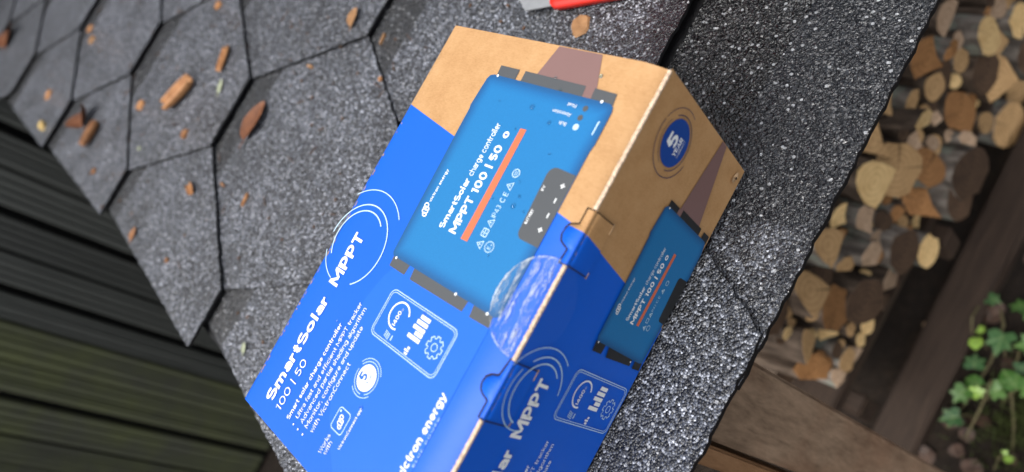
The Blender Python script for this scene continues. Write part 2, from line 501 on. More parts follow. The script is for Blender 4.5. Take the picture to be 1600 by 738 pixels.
for x in (0.10, 1.22):
    for y in ((1.62,) if x < 1 else (0.0, 1.62)):
        obj('post', bevelled_box(x, x + 0.06, y, y + 0.06, -0.95, y * math.tan(SLOPE) - 0.035, 0.003, Ai), M['post'], shed)

# ------------------------------------------------------------------ log rack, planks
M['rack'] = mat_wood('old_dark_plank', (0.021, 0.013, 0.009), (0.062, 0.039, 0.026), (1.4, 20, 20), 0.7)
M['rackside'] = mat_wood('dark_plank_crosswise', (0.021, 0.013, 0.009), (0.062, 0.039, 0.026), (20, 1.4, 20), 0.7)
rack = empty('log_rack', (0.6, 0.3, GZ))
tag(rack, 'dark wooden rack carrying the stacked firewood under the roof', 'rack')
Tr = Matrix.Translation((-0.6, -0.3, -GZ))
obj('front_rail', bevelled_box(0.158, 1.20, 0.186, 0.236, -0.705, -0.68, 0.003, Tr, 12, 0.0009), M['rack'], rack)
obj('rear_rail', bevelled_box(0.158, 1.20, 0.42, 0.48, -0.71, -0.68, 0.003, Tr, 8, 0.0012), M['rack'], rack)
for x in (0.182, 0.443, 0.80, 1.12):
    obj('cross_bar', bevelled_box(x, x + 0.03, 0.163, 0.49, -0.76, -0.7075, 0.003, Tr, 4, 0.001), M['rackside'], rack)
    for y in (0.30, 0.44):
        obj('foot_block', bevelled_box(x + 0.001, x + 0.029, y, y + 0.04, -0.955, -0.7625, 0.003, Tr), M['rackside'], rack)
plank = obj('ground_plank', bevelled_box(0.165, 1.25, 0.148, 0.216, -0.958, -0.92, 0.004, None, 12, 0.0014), M['rack'])
tag(plank, 'wide dark plank lying on the soil in front of the log rack', 'plank')

# ------------------------------------------------------------------ firewood
def mat_bark(name, a, b, c, lich=0.0):
    g = N(name)
    v = g.coord(scale=(1, 0.35, 1))
    n1 = g.noise(v, 55, 6, 0.7, 0.8)
    vo = g.voro(v, 80)
    k = g.math('ADD', g.math('MULTIPLY', n1, 0.7), g.math('MULTIPLY', vo.outputs['Distance'], 0.35))
    cc = g.ramp(k, [(0.3, a), (0.52, b), (0.75, c)])
    if lich:
        ln = g.noise(g.coord('Object'), 45, 4, 0.6)
        cc = g.mix(g.ramp(ln, [(0.5, 0.0), (0.62, lich)]), cc, (0.22, 0.25, 0.20))
    oi = g.n('ObjectInfo')
    cc = g.mix(1.0, cc, g.ramp(oi.outputs['Random'], [(0, 0.7), (1, 1.3)]), 'MULTIPLY')
    return g.fin(cc, 0.85, g.bump(k, 1.0, 0.004), 0.25)
M['bark'] = mat_bark('brown_bark', (0.018, 0.012, 0.008), (0.065, 0.046, 0.033), (0.15, 0.11, 0.08))
M['bark_grey'] = mat_bark('grey_lichen_bark', (0.045, 0.036, 0.029), (0.15, 0.125, 0.105), (0.30, 0.265, 0.225), 0.7)
def mat_end(name, c1, c2):
    g = N(name)
    v = g.coord()
    sx = g.n('SeparateXYZ'); g.l(v, sx.inputs[0])
    r2 = g.math('SQRT', g.math('ADD', g.math('POWER', sx.outputs[0], 2.0), g.math('POWER', sx.outputs[2], 2.0)))
    w = g.math('ADD', g.math('MULTIPLY', r2, 900.0), g.math('MULTIPLY', g.noise(v, 40, 3), 5.0))
    rings = g.math('MULTIPLY', g.math('ADD', g.math('SINE', w), 1.0), 0.5)
    bl = g.noise(v, 70, 5, 0.7)
    k = g.math('ADD', g.math('MULTIPLY', rings, 0.16), g.math('ADD', g.math('MULTIPLY', bl, 0.46), g.math('MULTIPLY', g.noise(v, 22, 3), 0.38)))
    cc = g.ramp(k, [(0.28, c1), (0.62, c2)])
    ang = g.math('ARCTAN2', sx.outputs[2], sx.outputs[0])
    cv = g.n('CombineXYZ'); g.l(ang, cv.inputs[0]); oi = g.n('ObjectInfo'); g.l(g.math('MULTIPLY', oi.outputs['Random'], 40.0), cv.inputs[1])
    crack = g.ramp(g.noise(cv.outputs[0], 3.2, 2, 0.5), [(0.30, 0.75), (0.36, 0.0)])
    cc = g.mix(crack, cc, tuple(q * 0.25 for q in c1))
    cc = g.mix(1.0, cc, g.ramp(oi.outputs['Random'], [(0, 0.8), (1, 1.3)]), 'MULTIPLY')
    return g.fin(cc, 0.75, g.bump(bl, 0.6, 0.002), 0.3)
ENDS = {'cream': mat_end('cream_end_grain', (0.42, 0.26, 0.10), (0.66, 0.46, 0.215)),
        'tan': mat_end('tan_end_grain', (0.25, 0.145, 0.06), (0.45, 0.28, 0.13)),
        'orange': mat_end('orange_end_grain', (0.17, 0.076, 0.025), (0.34, 0.165, 0.062)),
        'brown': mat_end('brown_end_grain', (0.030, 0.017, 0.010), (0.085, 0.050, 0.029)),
        'pink': mat_end('pinkish_end_grain', (0.25, 0.158, 0.09), (0.43, 0.30, 0.20))}
def make_log(x, y, z, wx, wz, ln, shape, end, bark, tilt=0.0, yaw=0.0, roll=0.0, r=rng, face=0.0):
    """A log along +Y whose sawn end faces -Y; wx, wz are the width and height of that end."""
    n = 14
    pts = []
    if shape == 'round':
        for i in range(n):
            a = 2 * math.pi * i / n
            k = 1 + r.uniform(-0.13, 0.10)
            pts.append((math.cos(a) * wx / 2 * k, math.sin(a) * wz / 2 * k))
    elif shape == 'half':
        for i in range(9):
            a = math.pi * i / 8
            pts.append((math.cos(a) * wx / 2 * (1 + r.uniform(-0.12, 0.10)), (math.sin(a) - 0.42) * wz * 0.8 * (1 + r.uniform(-0.1, 0.1))))
        pts.append((-wx * 0.18, -wz * 0.37)); pts.append((wx * 0.2, -wz * 0.35))
    elif shape == 'wedge':
        for i in range(6):
            a = R(35) + R(110) * i / 5
            pts.append((math.cos(a) * wx * 0.62, (math.sin(a) - 0.45) * wz * 0.82))
        pts += [(-wx * 0.18, -wz * 0.25), (0.02 * wx, -wz * 0.5), (wx * 0.16, -wz * 0.2)]
    else:   # 'stick': split rail with a slanted rectangular end
        pts = [(wx * 0.5, -wz * 0.3), (wx * 0.42, wz * 0.12), (wx * 0.1, wz * 0.42), (-wx * 0.45, wz * 0.5), (-wx * 0.5, wz * 0.18), (-wx * 0.08, -wz * 0.3), (wx * 0.1, -wz * 0.5)]
    if roll:
        c, s = math.cos(roll), math.sin(roll)
        pts = [(px * c - pz * s, px * s + pz * c) for px, pz in pts]
    bm = bmesh.new(); be = bmesh.new()
    rows = []
    segs = 6
    for q in range(segs + 1):
        t = q / segs
        kk = 1 + (0.0 if q == 0 else r.uniform(-0.05, 0.05))
        ox, oz = (0, 0) if q == 0 else (r.uniform(-1, 1) * wx * 0.04, r.uniform(-1, 1) * wz * 0.04)
        rows.append([bm.verts.new((px * kk + ox, t * ln + (face * pz if q == 0 else 0), pz * kk + oz)) for px, pz in pts])
    for q in range(segs):
        for i in range(len(pts)):
            bm.faces.new((rows[q][i], rows[q][(i + 1) % len(pts)], rows[q + 1][(i + 1) % len(pts)], rows[q + 1][i]))
    bm.faces.new(rows[-1][::-1])
    inner = [be.verts.new((px * 0.93, -0.0006 + face * pz * 0.93, pz * 0.93)) for px, pz in pts]
    outer = [be.verts.new((px, 0.0 + face * pz, pz)) for px, pz in pts]
    cv = be.verts.new((0, -0.0012, 0))
    for i in range(len(pts)):
        i2 = (i + 1) % len(pts)
        be.faces.new((inner[i], inner[i2], cv))
        be.faces.new((outer[i], outer[i2], inner[i2], inner[i]))
    bmesh.ops.recalc_face_normals(bm, faces=bm.faces[:])
    o = obj('firewood_log', bm, M[bark] if bark in M else bark, None, shape == 'round')
    o.location = (x, y, z)
    o.rotation_euler = (tilt, 0, yaw)
    obj('end_grain', be, ENDS[end], o)
    return o
# x, z, length of end along x, ratio measured, shape, end colour, bark, y, label
LOGS = [
 (0.625, -0.446, .044, .62, 'half', 'pink', 'bark', .175, 'greyish pale log end tucked against the roof edge at the top of the pile'),
 (0.668, -0.544, .042, .95, 'round', 'cream', 'bark_grey', .165, 'bright cream round log end, the palest of the upper woodpile'),
 (0.695, -0.597, .034, .75, 'half', 'tan', 'bark_grey', .175, 'small tan log end next to grey bark, below the bright cream one'),
 (0.576, -0.458, .052, .85, 'wedge', 'orange', 'bark', .178, 'orange brown split log with a pointed lower end beside the roof edge'),
 (0.596, -0.525, .046, .80, 'round', 'brown', 'bark', .182, 'dull brown round log end between orange split log and tan one'),
 (0.662, -0.630, .054, .85, 'half', 'tan', 'bark', .168, 'tan half-round log end standing at the dark gap above the plank'),
 (0.582, -0.584, .052, .90, 'round', 'orange', 'bark', .172, 'round reddish brown log end in the middle of the upper pile'),
 (0.615, -0.670, .030, .90, 'round', 'tan', 'bark', .172, 'small tan log end at the lower side of a round reddish one'),
 (0.500, -0.462, .040, .32, 'stick', 'cream', 'bark', .150, 'slim bright split stick poking out slantwise over the pile'),
 (0.501, -0.435, .038, .75, 'wedge', 'tan', 'bark', .185, 'dim tan split log half hidden beside slim bright stick'),
 (0.412, -0.453, .052, .95, 'half', 'cream', 'bark', .165, 'large yellow half log close to the roof edge, the brightest there'),
 (0.455, -0.503, .068, 1.15, 'round', 'tan', 'bark', .172, 'broadest tan log end, right beside the large yellow half log'),
 (0.490, -0.562, .050, .90, 'round', 'orange', 'bark_grey', .168, 'oval orange brown log end leaning on the broadest tan one'),
 (0.458, -0.444, .042, 1.2, 'wedge', 'tan', 'bark', .185, 'dark tan split log above the broadest log end'),
 (0.560, -0.614, .025, .85, 'stick', 'pink', 'bark_grey', .160, 'little pale split stub on top of grey bark'),
 (0.556, -0.661, .018, 1.0, 'round', 'cream', 'bark_grey', .160, 'tiny pale knot-sized stick end among grey bark'),
 (0.456, -0.599, .045, 1.1, 'wedge', 'orange', 'bark', .170, 'rusty wedge of split wood under the oval orange brown end'),
 (0.376, -0.485, .034, 1.0, 'wedge', 'pink', 'bark_grey', .168, 'greyish tan square-cut split log below the large yellow half log'),
 (0.367, -0.523, .030, .9, 'wedge', 'pink', 'bark_grey', .165, 'small pinkish wedge beside greenish lichen bark'),
 (0.322, -0.439, .042, .8, 'half', 'tan', 'bark_grey', .172, 'long tan half log at roof edge with lichen-spotted bark'),
 (0.348, -0.521, .046, .75, 'stick', 'pink', 'bark_grey', .160, 'pale pinkish split log slanting between two lichen-grey barks'),
 (0.413, -0.655, .044, .85, 'round', 'cream', 'bark_grey', .158, 'bright yellow oval log end resting at the end of the front rail'),
 (0.321, -0.495, .030, .6, 'stick', 'tan', 'bark_grey', .170, 'thin tan sliver of split wood between lichen-spotted logs'),
 (0.351, -0.609, .050, .65, 'stick', 'pink', 'bark', .165, 'pale brown split log lying against the front rail'),
 (0.269, -0.450, .042, 1.1, 'half', 'tan', 'bark', .172, 'tan half-round log end just above a rusty oval one'),
 (0.272, -0.517, .058, .85, 'round', 'orange', 'bark', .168, 'rusty oval log end above the front rail of the rack'),
 (0.219, -0.504, .036, 1.15, 'half', 'tan', 'bark', .172, 'tan log end low in the dark corner by the post'),
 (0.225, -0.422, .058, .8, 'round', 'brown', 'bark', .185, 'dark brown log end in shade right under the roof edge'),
 (0.199, -0.545, .046, .8, 'stick', 'orange', 'bark', .172, 'ochre split stick beside the corner post, lowest in dark corner'),
]
placed = []
for x, z, wx, rat, shp, endc, bark, y, lab in LOGS:
    wx *= 0.98
    wz = min(wx * rat * 1.5, 0.075)
    o = make_log(x, y, z, wx, wz, 0.27, shp, endc, bark, rng.uniform(-0.06, 0.12), rng.uniform(-0.2, 0.2), rng.uniform(-0.35, 0.35) if shp != 'stick' else -0.25, rng, rng.uniform(-0.1, 0.45))
    tag(o, lab, 'log', 'firewood stacked under the roof')
    placed.append((x, z, wx * 0.5))
# bark-sided logs that stick out, lower in the pile
for x, z, y, d, lab in [(0.525, -0.640, .150, .070, 'thick grey-barked log jutting out in the middle of the lower pile'),
                        (0.492, -0.655, .152, .058, 'brown-barked log jutting out beside thick grey-barked one'),
                        (0.385, -0.590, .158, .058, 'lichen-spotted log lying over the front rail near the bright yellow end'),
                        (0.300, -0.560, .160, .062, 'dark mossy log resting on the front rail'),
                        (0.715, -0.655, .150, .066, 'grey-barked log jutting out at the top corner of the photo'),
                        (0.640, -0.585, .165, .052, 'brown-barked log wedged under the bright cream end')]:
    o = make_log(x, y, z, d, d * 0.95, 0.28, 'round', 'brown', 'bark_grey' if 'grey' in lab or 'lichen' in lab else 'bark', 0.0, rng.uniform(-0.1, 0.1), 0, rng, 0.25)
    tag(o, lab, 'log', 'firewood stacked under the roof')
    placed.append((x, z, d * 0.5))
SHORT = ['greyish log at the roof edge', 'bright cream round log', 'tan log next to grey bark', 'pointed orange split log', 'dull brown round log', 'tan half-round log at the dark gap',
         'round reddish log', 'small tan log under the reddish one', 'slim bright stick', 'dim tan split log', 'large yellow half log', 'broadest tan log', 'oval orange brown log', 'dark tan split log',
         'little pale stub', 'tiny knot-sized stick', 'rusty wedge', 'square-cut greyish log', 'pinkish wedge', 'long tan half log', 'pale pinkish split log', 'bright yellow oval log', 'thin tan sliver',
         'pale brown split log', 'tan half log above the rusty oval', 'rusty oval log', 'low tan log in the dark corner', 'dark brown shaded log', 'ochre stick by the post']
pk = random.Random(29)
used = set()
tries = 0; made = 0
while made < 85 and tries < 16000:
    tries += 1
    f = pk.random()
    x = 0.21 + 0.60 * pk.random(); zmin = -0.655; zmax = -0.43 - 0.12 * max(0, (x - 0.45) / 0.3)
    z = zmin + (zmax - zmin) * pk.random(); d = pk.uniform(0.018, 0.040)
    if any((x - px) ** 2 + ((z - pz) * 0.9) ** 2 < ((pr_ + d * 0.5) * 0.86) ** 2 for px, pz, pr_ in placed): continue
    placed.append((x, z, d * 0.5)); made += 1
    for _ in range(40):
        sh = pk.choice(['round', 'round', 'half', 'wedge']); ec = pk.choice(['tan', 'tan', 'pink', 'orange', 'brown', 'cream'])
        near = min(range(len(SHORT)), key=lambda q: (LOGS[q][0] - x) ** 2 + (LOGS[q][1] - z) ** 2)
        ddx, ddz = x - LOGS[near][0], z - LOGS[near][1]
        rel = ('just above' if ddz > 0 else 'just below') if abs(ddz) > abs(ddx) else ('beyond' if ddx > 0 else 'before')
        ENDWORD = {'tan': 'tan', 'pink': 'pale', 'orange': 'rusty', 'brown': 'dark brown', 'cream': 'bright cream'}
        size = 'tiny' if d < 0.025 else 'small'
        lab = f"{size} {ENDWORD[ec]} {({'round': 'round', 'half': 'half-round', 'wedge': 'split'})[sh]} log end {rel} the {SHORT[near]}"
        if lab not in used: break
    used.add(lab)
    o = make_log(x, pk.uniform(0.172, 0.19), z, d, d * pk.uniform(0.9, 1.3), 0.25, sh, ec, pk.choice(['bark', 'bark_grey']), pk.uniform(-0.05, 0.1), pk.uniform(-0.15, 0.15), pk.uniform(-0.5, 0.5), pk, pk.uniform(0, 0.4))
    tag(o, lab, 'log', 'small logs packed into the woodpile')
for x, y, d, shp, endc, bark, lab in [(0.745, 0.232, .075, 'round', 'tan', 'bark_grey', 'stout grey-barked log fallen on the soil beside the wide plank'),
                                  (0.815, 0.246, .062, 'half', 'tan', 'bark', 'tan half log fallen on the soil beyond stout grey-barked one'),
                                  (0.885, 0.236, .070, 'round', 'orange', 'bark_grey', 'rusty round log fallen on the soil at the corner of the photo'),
                                  (0.780, 0.300, .060, 'round', 'brown', 'bark', 'dark brown log fallen on the soil behind the others'),
                                  (0.950, 0.240, .065, 'round', 'tan', 'bark', 'farthest fallen log on the soil, tan ended')]:
    o = make_log(x, y, GZ + d * 0.47, d, d, 0.27, shp, endc, bark, rng.uniform(0.0, 0.04), rng.uniform(-0.3, 0.3), 0, rng, 0.3)
    tag(o, lab, 'log', 'logs fallen from the woodpile')
for x, z, d, ec, lab in [(0.735, -0.610, .046, 'cream', 'pale round log end high at the far end of the woodpile'), (0.770, -0.560, .050, 'orange', 'rusty log end at the far upper end of the woodpile'),
                         (0.775, -0.640, .052, 'tan', 'tan log end at the far lower end of the woodpile'), (0.825, -0.600, .050, 'pink', 'pale log end, farthest along the woodpile'), (0.835, -0.655, .046, 'brown', 'dark log end at the far foot of the woodpile')]:
    o = make_log(x, 0.165, z, d, d * 1.1, 0.27, 'round', ec, 'bark_grey', 0.03, rng.uniform(-0.15, 0.15), 0, rng, 0.3)
    tag(o, lab, 'log', 'firewood stacked under the roof')
fr = random.Random(11)
nz = 0
z = -0.650
while z < -0.33:
    x = 0.17 + (nz % 2) * 0.024
    while x < 0.95:
        d = fr.uniform(0.044, 0.060)
        zz = z + fr.uniform(-0.006, 0.006)
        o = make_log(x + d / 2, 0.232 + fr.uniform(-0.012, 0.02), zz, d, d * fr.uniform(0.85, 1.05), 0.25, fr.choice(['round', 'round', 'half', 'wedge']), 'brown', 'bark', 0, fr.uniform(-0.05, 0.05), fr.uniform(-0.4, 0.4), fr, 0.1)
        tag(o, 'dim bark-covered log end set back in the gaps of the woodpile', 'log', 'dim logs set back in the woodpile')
        x += d + 0.002
    z += 0.049
    nz += 1

# ------------------------------------------------------------------ ivy, litter
def mat_leafgreen(name, a, b):
    g = N(name)
    v = g.coord()
    n = g.noise(v, 120, 4)
    oi = g.n('ObjectInfo')
    cc = g.ramp(g.math('ADD', g.math('MULTIPLY', n, 0.5), g.math('MULTIPLY', oi.outputs['Random'], 0.5)), [(0.2, a), (0.8, b)])
    sx = g.n('SeparateXYZ'); g.l(v, sx.inputs[0])
    ax = g.math('ABSOLUTE', sx.outputs[0])
    v1 = g.math('LESS_THAN', ax, 0.0006)
    v2 = g.math('LESS_THAN', g.math('ABSOLUTE', g.math('SUBTRACT', g.math('MULTIPLY', ax, 1.0), g.math('SUBTRACT', sx.outputs[1], 0.006))), 0.0006)
    cc = g.mix(g.math('MULTIPLY', g.math('MAXIMUM', v1, v2), 0.45), cc, (0.30, 0.38, 0.16))
    cc = g.mix(g.ramp(g.noise(v, 300, 3), [(0.6, 0.0), (0.75, 0.5)]), cc, (0.10, 0.09, 0.03))
    return g.fin(cc, 0.4, g.bump(n, 0.3, 0.001), 0.5)
M['ivy'] = mat_leafgreen('ivy_leaf', (0.036, 0.10, 0.018), (0.095, 0.205, 0.042))
M['ivy_dark'] = mat_leafgreen('dark_ivy_leaf', (0.026, 0.075, 0.026), (0.07, 0.15, 0.055))
M['ivy_lime'] = mat_leafgreen('young_ivy_leaf', (0.16, 0.30, 0.035), (0.25, 0.40, 0.06))
M['stem'] = mat_plain('ivy_stem', (0.10, 0.085, 0.04), 0.7, 0.3)
def leaf_bm(s, lobes=True):
    out = [(0, 0), (0.32, -0.12), (0.52, 0.10), (0.36, 0.34), (0.50, 0.62), (0.22, 0.62), (0, 1.0), (-0.22, 0.62), (-0.50, 0.62), (-0.36, 0.34), (-0.52, 0.10), (-0.32, -0.12)]
    if not lobes:
        out = [(0, 0), (0.3, 0.02), (0.46, 0.28), (0.42, 0.58), (0.22, 0.85), (0, 1.0), (-0.22, 0.85), (-0.42, 0.58), (-0.46, 0.28), (-0.3, 0.02)]
    bm = bmesh.new()
    c0 = bm.verts.new((0, 0.32 * s, 0.0)); c1 = bm.verts.new((0, 0.62 * s, -0.02 * s))
    ring = [bm.verts.new((x * s * rng.uniform(0.92, 1.08), y * s, (0.16 * abs(x) - 0.12 * y * y) * s + rng.uniform(-0.03, 0.03) * s)) for x, y in out]
    for i in range(len(ring)):
        a, b = ring[i], ring[(i + 1) % len(ring)]
        c = c1 if (a.co.y + b.co.y) / 2 > 0.48 * s else c0
        bm.faces.new((a, b, c))
    tip = [v for v in ring]
    # close the seam between the two centres
    bmesh.ops.holes_fill(bm, edges=[e for e in bm.edges if e.is_boundary and (c0 in e.verts or c1 in e.verts)], sides=4)
    bmesh.ops.recalc_face_normals(bm, faces=bm.faces[:])
    return bm
def tube_bm(pts, r0, r1, n=6):
    bm = bmesh.new(); rows = []
    for i, p in enumerate(pts):
        p = Vector(p)
        d = (Vector(pts[min(i + 1, len(pts) - 1)]) - Vector(pts[max(i - 1, 0)])).normalized()
        u = d.orthogonal().normalized(); w = d.cross(u)
        r = r0 + (r1 - r0) * i / (len(pts) - 1)
        rows.append([bm.verts.new(p + (u * math.cos(2 * math.pi * q / n) + w * math.sin(2 * math.pi * q / n)) * r) for q in range(n)])
    for i in range(len(rows) - 1):
        for q in range(n):
            bm.faces.new((rows[i][q], rows[i][(q + 1) % n], rows[i + 1][(q + 1) % n], rows[i + 1][q]))
    return bm
ivy = empty('ivy_plant', (0.36, 0.10, GZ))
tag(ivy, 'green ivy creeping over the soil beside the wide dark plank', 'ivy')
IV = [(0.400, 0.144, .024, 'ivy_lime'), (0.375, 0.136, .024, 'ivy_lime'), (0.450, 0.143, .033, 'ivy_dark'), (0.452, 0.110, .036, 'ivy'), (0.388, 0.110, .042, 'ivy_dark'), (0.403, 0.080, .040, 'ivy'),
      (0.350, 0.132, .030, 'ivy_dark'), (0.294, 0.129, .040, 'ivy'), (0.318, 0.120, .036, 'ivy'), (0.308, 0.110, .022, 'ivy_lime'), (0.254, 0.124, .044, 'ivy_dark'), (0.318, 0.094, .030, 'ivy'),
      (0.338, 0.076, .036, 'ivy'), (0.338, 0.056, .034, 'ivy'), (0.365, 0.074, .026, 'ivy_dark'), (0.233, 0.041, .016, 'ivy_lime'), (0.240, 0.048, .012, 'ivy_lime'), (0.45, 0.088, .034, 'ivy'), (0.47, 0.060, .036, 'ivy_dark')]
for x, y, s, mt in IV:
    h = rng.uniform(0.015, 0.040); s *= rng.uniform(0.62, 0.95)
    o = obj('leaf', leaf_bm(s, rng.random() < 0.75), M[mt], ivy)
    ang = rng.uniform(0, 6.28)
    o.rotation_euler = (rng.uniform(-0.35, 0.35), rng.uniform(-0.3, 0.3), ang)
    off = Matrix.Rotation(ang, 3, 'Z') @ Vector((0, 0.4 * s, 0))
    o.location = (x - off.x - 0.36, y - off.y - 0.10, h)
    bx, by = x + rng.uniform(-0.03, 0.03) - 0.36, y + rng.uniform(-0.03, 0.03) - 0.10
    lx, ly = o.location.x, o.location.y
    obj('stem', tube_bm([(bx, by, 0.0), ((bx + lx) / 2 + 0.004, (by + ly) / 2, h * 0.65), (lx, ly, h)], 0.0014, 0.0009), M['stem'], ivy)
for pts in ([(0.10, 0.045, 0.012), (0.06, 0.02, 0.02), (0.0, 0.015, 0.016), (-0.07, 0.02, 0.015), (-0.12, 0.03, 0.01)], [(0.03, -0.01, 0.01), (-0.02, -0.02, 0.022), (-0.08, -0.045, 0.012), (-0.13, -0.06, 0.008)],
            [(0.085, 0.06, 0.02), (0.05, 0.055, 0.045), (0.03, 0.05, 0.03)], [(-0.03, 0.0, 0.03), (-0.075, -0.005, 0.04), (-0.12, 0.0, 0.02)]):
    obj('runner', tube_bm(pts, 0.0022, 0.0014), M['stem'], ivy)
def mat_dryleaf(name, a, b):
    g = N(name); v = g.coord()
    n = g.noise(v, 90, 5, 0.7)
    return g.fin(g.ramp(n, [(0.3, a), (0.7, b)]), 0.6, g.bump(n, 0.5, 0.001), 0.4)
M['litter'] = mat_dryleaf('damp_leaf_litter', (0.016, 0.008, 0.005), (0.075, 0.038, 0.022))
bm = bmesh.new()
for i in range(420):
    x, y = rng.uniform(-0.1, 1.2), rng.uniform(-0.7, 0.145)
    s = rng.uniform(0.012, 0.034)
    t = leaf_bm(s, False)
    Mx = Matrix.Translation((x, y, GZ + rng.uniform(0.006, 0.018))) @ Matrix.Rotation(rng.uniform(0, 6.28), 4, 'Z') @ Matrix.Rotation(rng.uniform(-0.5, 0.5), 4, 'X') @ Matrix.Rotation(rng.uniform(-0.5, 0.5), 4, 'Y')
    bmesh.ops.transform(t, matrix=Mx, verts=t.verts[:])
    tmp = bpy.data.meshes.new('t'); t.to_mesh(tmp); t.free(); bm.from_mesh(tmp); bpy.data.meshes.remove(tmp)
tag(obj('leaf_litter', bm, M['litter']), 'scattered brown dead leaves covering the soil by the ivy', 'leaf litter', None, 'stuff')
# pale split chip lying on the soil
M['moss'] = mat_leafgreen('moss', (0.03, 0.045, 0.012), (0.07, 0.085, 0.025))
bm = bmesh.new()
for i in range(900):
    x, y = rng.gauss(0.30, 0.05), rng.gauss(0.05, 0.03)
    h = rng.uniform(0.01, 0.03); a = rng.uniform(0, 6.28)
    p = Vector((x, y, GZ + 0.002)); d = Vector((math.cos(a), math.sin(a), 0)) * 0.0012
    bm.faces.new((bm.verts.new(p - d), bm.verts.new(p + d), bm.verts.new(p + Vector((math.sin(a) * h * 0.6, math.cos(a) * h * 0.6, h)))))
tag(obj('moss', bm, M['moss']), 'low olive moss and fine grass growing on the soil by the ivy', 'moss', None, 'stuff')
chip = obj('wood_chip', bevelled_box(-0.011, 0.011, -0.005, 0.005, 0, 0.007, 0.0015, Matrix.Translation((0.375, 0.215, -0.938)) @ Matrix.Rotation(0.3, 4, 'Z')), ENDS['pink'])
chip.location = (0, 0, 0)
tag(chip, 'pale wood chip on the dark soil between rail and plank', 'wood chip')

# ------------------------------------------------------------------ the cardboard box (roof frame: x along the lettering, y up the slope)
L, W, H = 0.22, 0.13727, 0.09655
box = empty('cardboard_box', (0, 0, 0), (SLOPE, 0, 0))
tag(box, 'blue and brown printed cardboard box lying on the shingle roof', 'box')
def ztop(y):
    if y >= 0.017: return H
    return H - 0.0046 * ((0.017 - max(y, 0.0)) / 0.017) ** 2
SW_T = ((0.1721, 0.1360), (0.1469, 0.0018))      # where brown board meets blue print on the lid
SW_S = ((0.1465, 0.0965), (0.1400, 0.0548))      # and on the front
def sheet(bm, prof, xs):
    rows = [[bm.verts.new((x, y, z)) for y, z in prof] for x in xs]
    for i in range(len(xs) - 1):
        for j in range(len(prof) - 1):
            bm.faces.new((rows[i][j], rows[i + 1][j], rows[i + 1][j + 1], rows[i][j + 1]))
def split_blue(bm, line, axis):
    (xa, ya), (xb, yb) = line
    d = Vector((xb - xa, yb - ya, 0)) if axis == 'y' else Vector((xb - xa, 0, yb - ya))
    no = Vector((-d.y, d.x, 0)) if axis == 'y' else Vector((-d.z, 0, d.x))
    co = Vector((xa, ya, 0)) if axis == 'y' else Vector((xa, 0, ya))
    if no.x > 0: no = -no                          # normal towards the blue side (smaller x)
    bmesh.ops.bisect_plane(bm, geom=bm.verts[:] + bm.edges[:] + bm.faces[:], plane_co=co, plane_no=no)
    for f in bm.faces:
        if (f.calc_center_median() - co).dot(no) > 0: f.material_index = 1
xs = [L * i / 44 for i in range(45)]
prof = [(W, H - 0.004), (W - 0.0003, H - 0.0012), (W - 0.0012, H - 0.0002), (W - 0.003, H)] + [(W - 0.003 - (W - 0.021) * i / 10, H) for i in range(1, 11)]
prof += [(y, ztop(y)) for y in (0.017, 0.0145, 0.012, 0.0095, 0.007, 0.005, 0.0035, 0.0026)] + [(0.0021, ztop(0.002) - 0.0006), (0.0019, ztop(0.002) - 0.0018), (0.0019, H - 0.016)]
bm = bmesh.new(); sheet(bm, prof[::-1], xs)
lr = random.Random(5)
for v in bm.verts:
    if v.co.y < 0.02: v.co.z += 0.0004 * math.sin(v.co.x * 90) * (0.02 - v.co.y) / 0.02
bmesh.ops.recalc_face_normals(bm, faces=bm.faces[:])
split_blue(bm, SW_T, 'y')
bm.normal_update()
for f in bm.faces:
    if f.normal.z < -0.01: f.normal_flip()
lid = obj('lid_panel', bm, [M['kraft'], M['blue']], box, True)
EDGE = H - 0.0012
bm = bmesh.new(); sheet(bm, [(0.0004, 0.0), (0.0, 0.0012)] + [(0.0, 0.0012 + (EDGE - 0.0018) * i / 12) for i in range(1, 13)] + [(0.0002, EDGE)], [L * i / 66 for i in range(67)])
split_blue(bm, SW_S, 'z')
front = obj('front_panel', bm, [M['kraft'], M['blue']], box)
bm = bmesh.new(); add_box(bm, 0.0004, L - 0.0004, 0.002, W - 0.0004, 0.0006, H - 0.018)
obj('inner_carton', bm, M['kraft'], box)
bm = bmesh.new(); add_box(bm, 0.0, 0.0016, 0.0006, W - 0.0002, 0.0, H - 0.0042); add_box(bm, L - 0.0016, L, 0.0006, W - 0.0002, 0.0, H - 0.0042)
obj('end_panel', bm, M['kraft'], box)
bm = bmesh.new(); add_box(bm, 0.0017, L - 0.0017, W - 0.0016, W, 0.0, H - 0.0045)
obj('back_panel', bm, M['blue'], box)
# raw corrugated edge of the front panel, between the locking tabs
def raw_edge(x0, x1):
    bm = bmesh.new()
    n = int((x1 - x0) / 0.0011)
    rows = []
    for i in range(n + 1):
        x = x0 + (x1 - x0) * i / n
        w = 0.00022 * (1 if i % 2 else -1) + lr.uniform(-0.00015, 0.00015)
        hh = EDGE + 0.00025 + lr.uniform(-0.00018, 0.00018)
        rows.append([bm.verts.new(c) for c in ((x, -0.00022 + w * 0.2, EDGE - 0.0007), (x, -0.00018 + w * 0.4, hh), (x, 0.0006 + w, hh + 0.0002), (x, 0.00145 + w * 0.5, hh), (x, 0.0016, EDGE - 0.003))])
    for i in range(n):
        for j in range(4):
            f = bm.faces.new((rows[i][j], rows[i + 1][j], rows[i + 1][j + 1], rows[i][j + 1]))
            f.material_index = 1 if j == 3 else 0
    o = obj('raw_edge', bm, [M['kraft_edge'], M['slot']], front)
for a, b in ((0.1562, 0.2190), (0.0902, 0.1318), (0.001, 0.0648)):
    raw_edge(a, b)
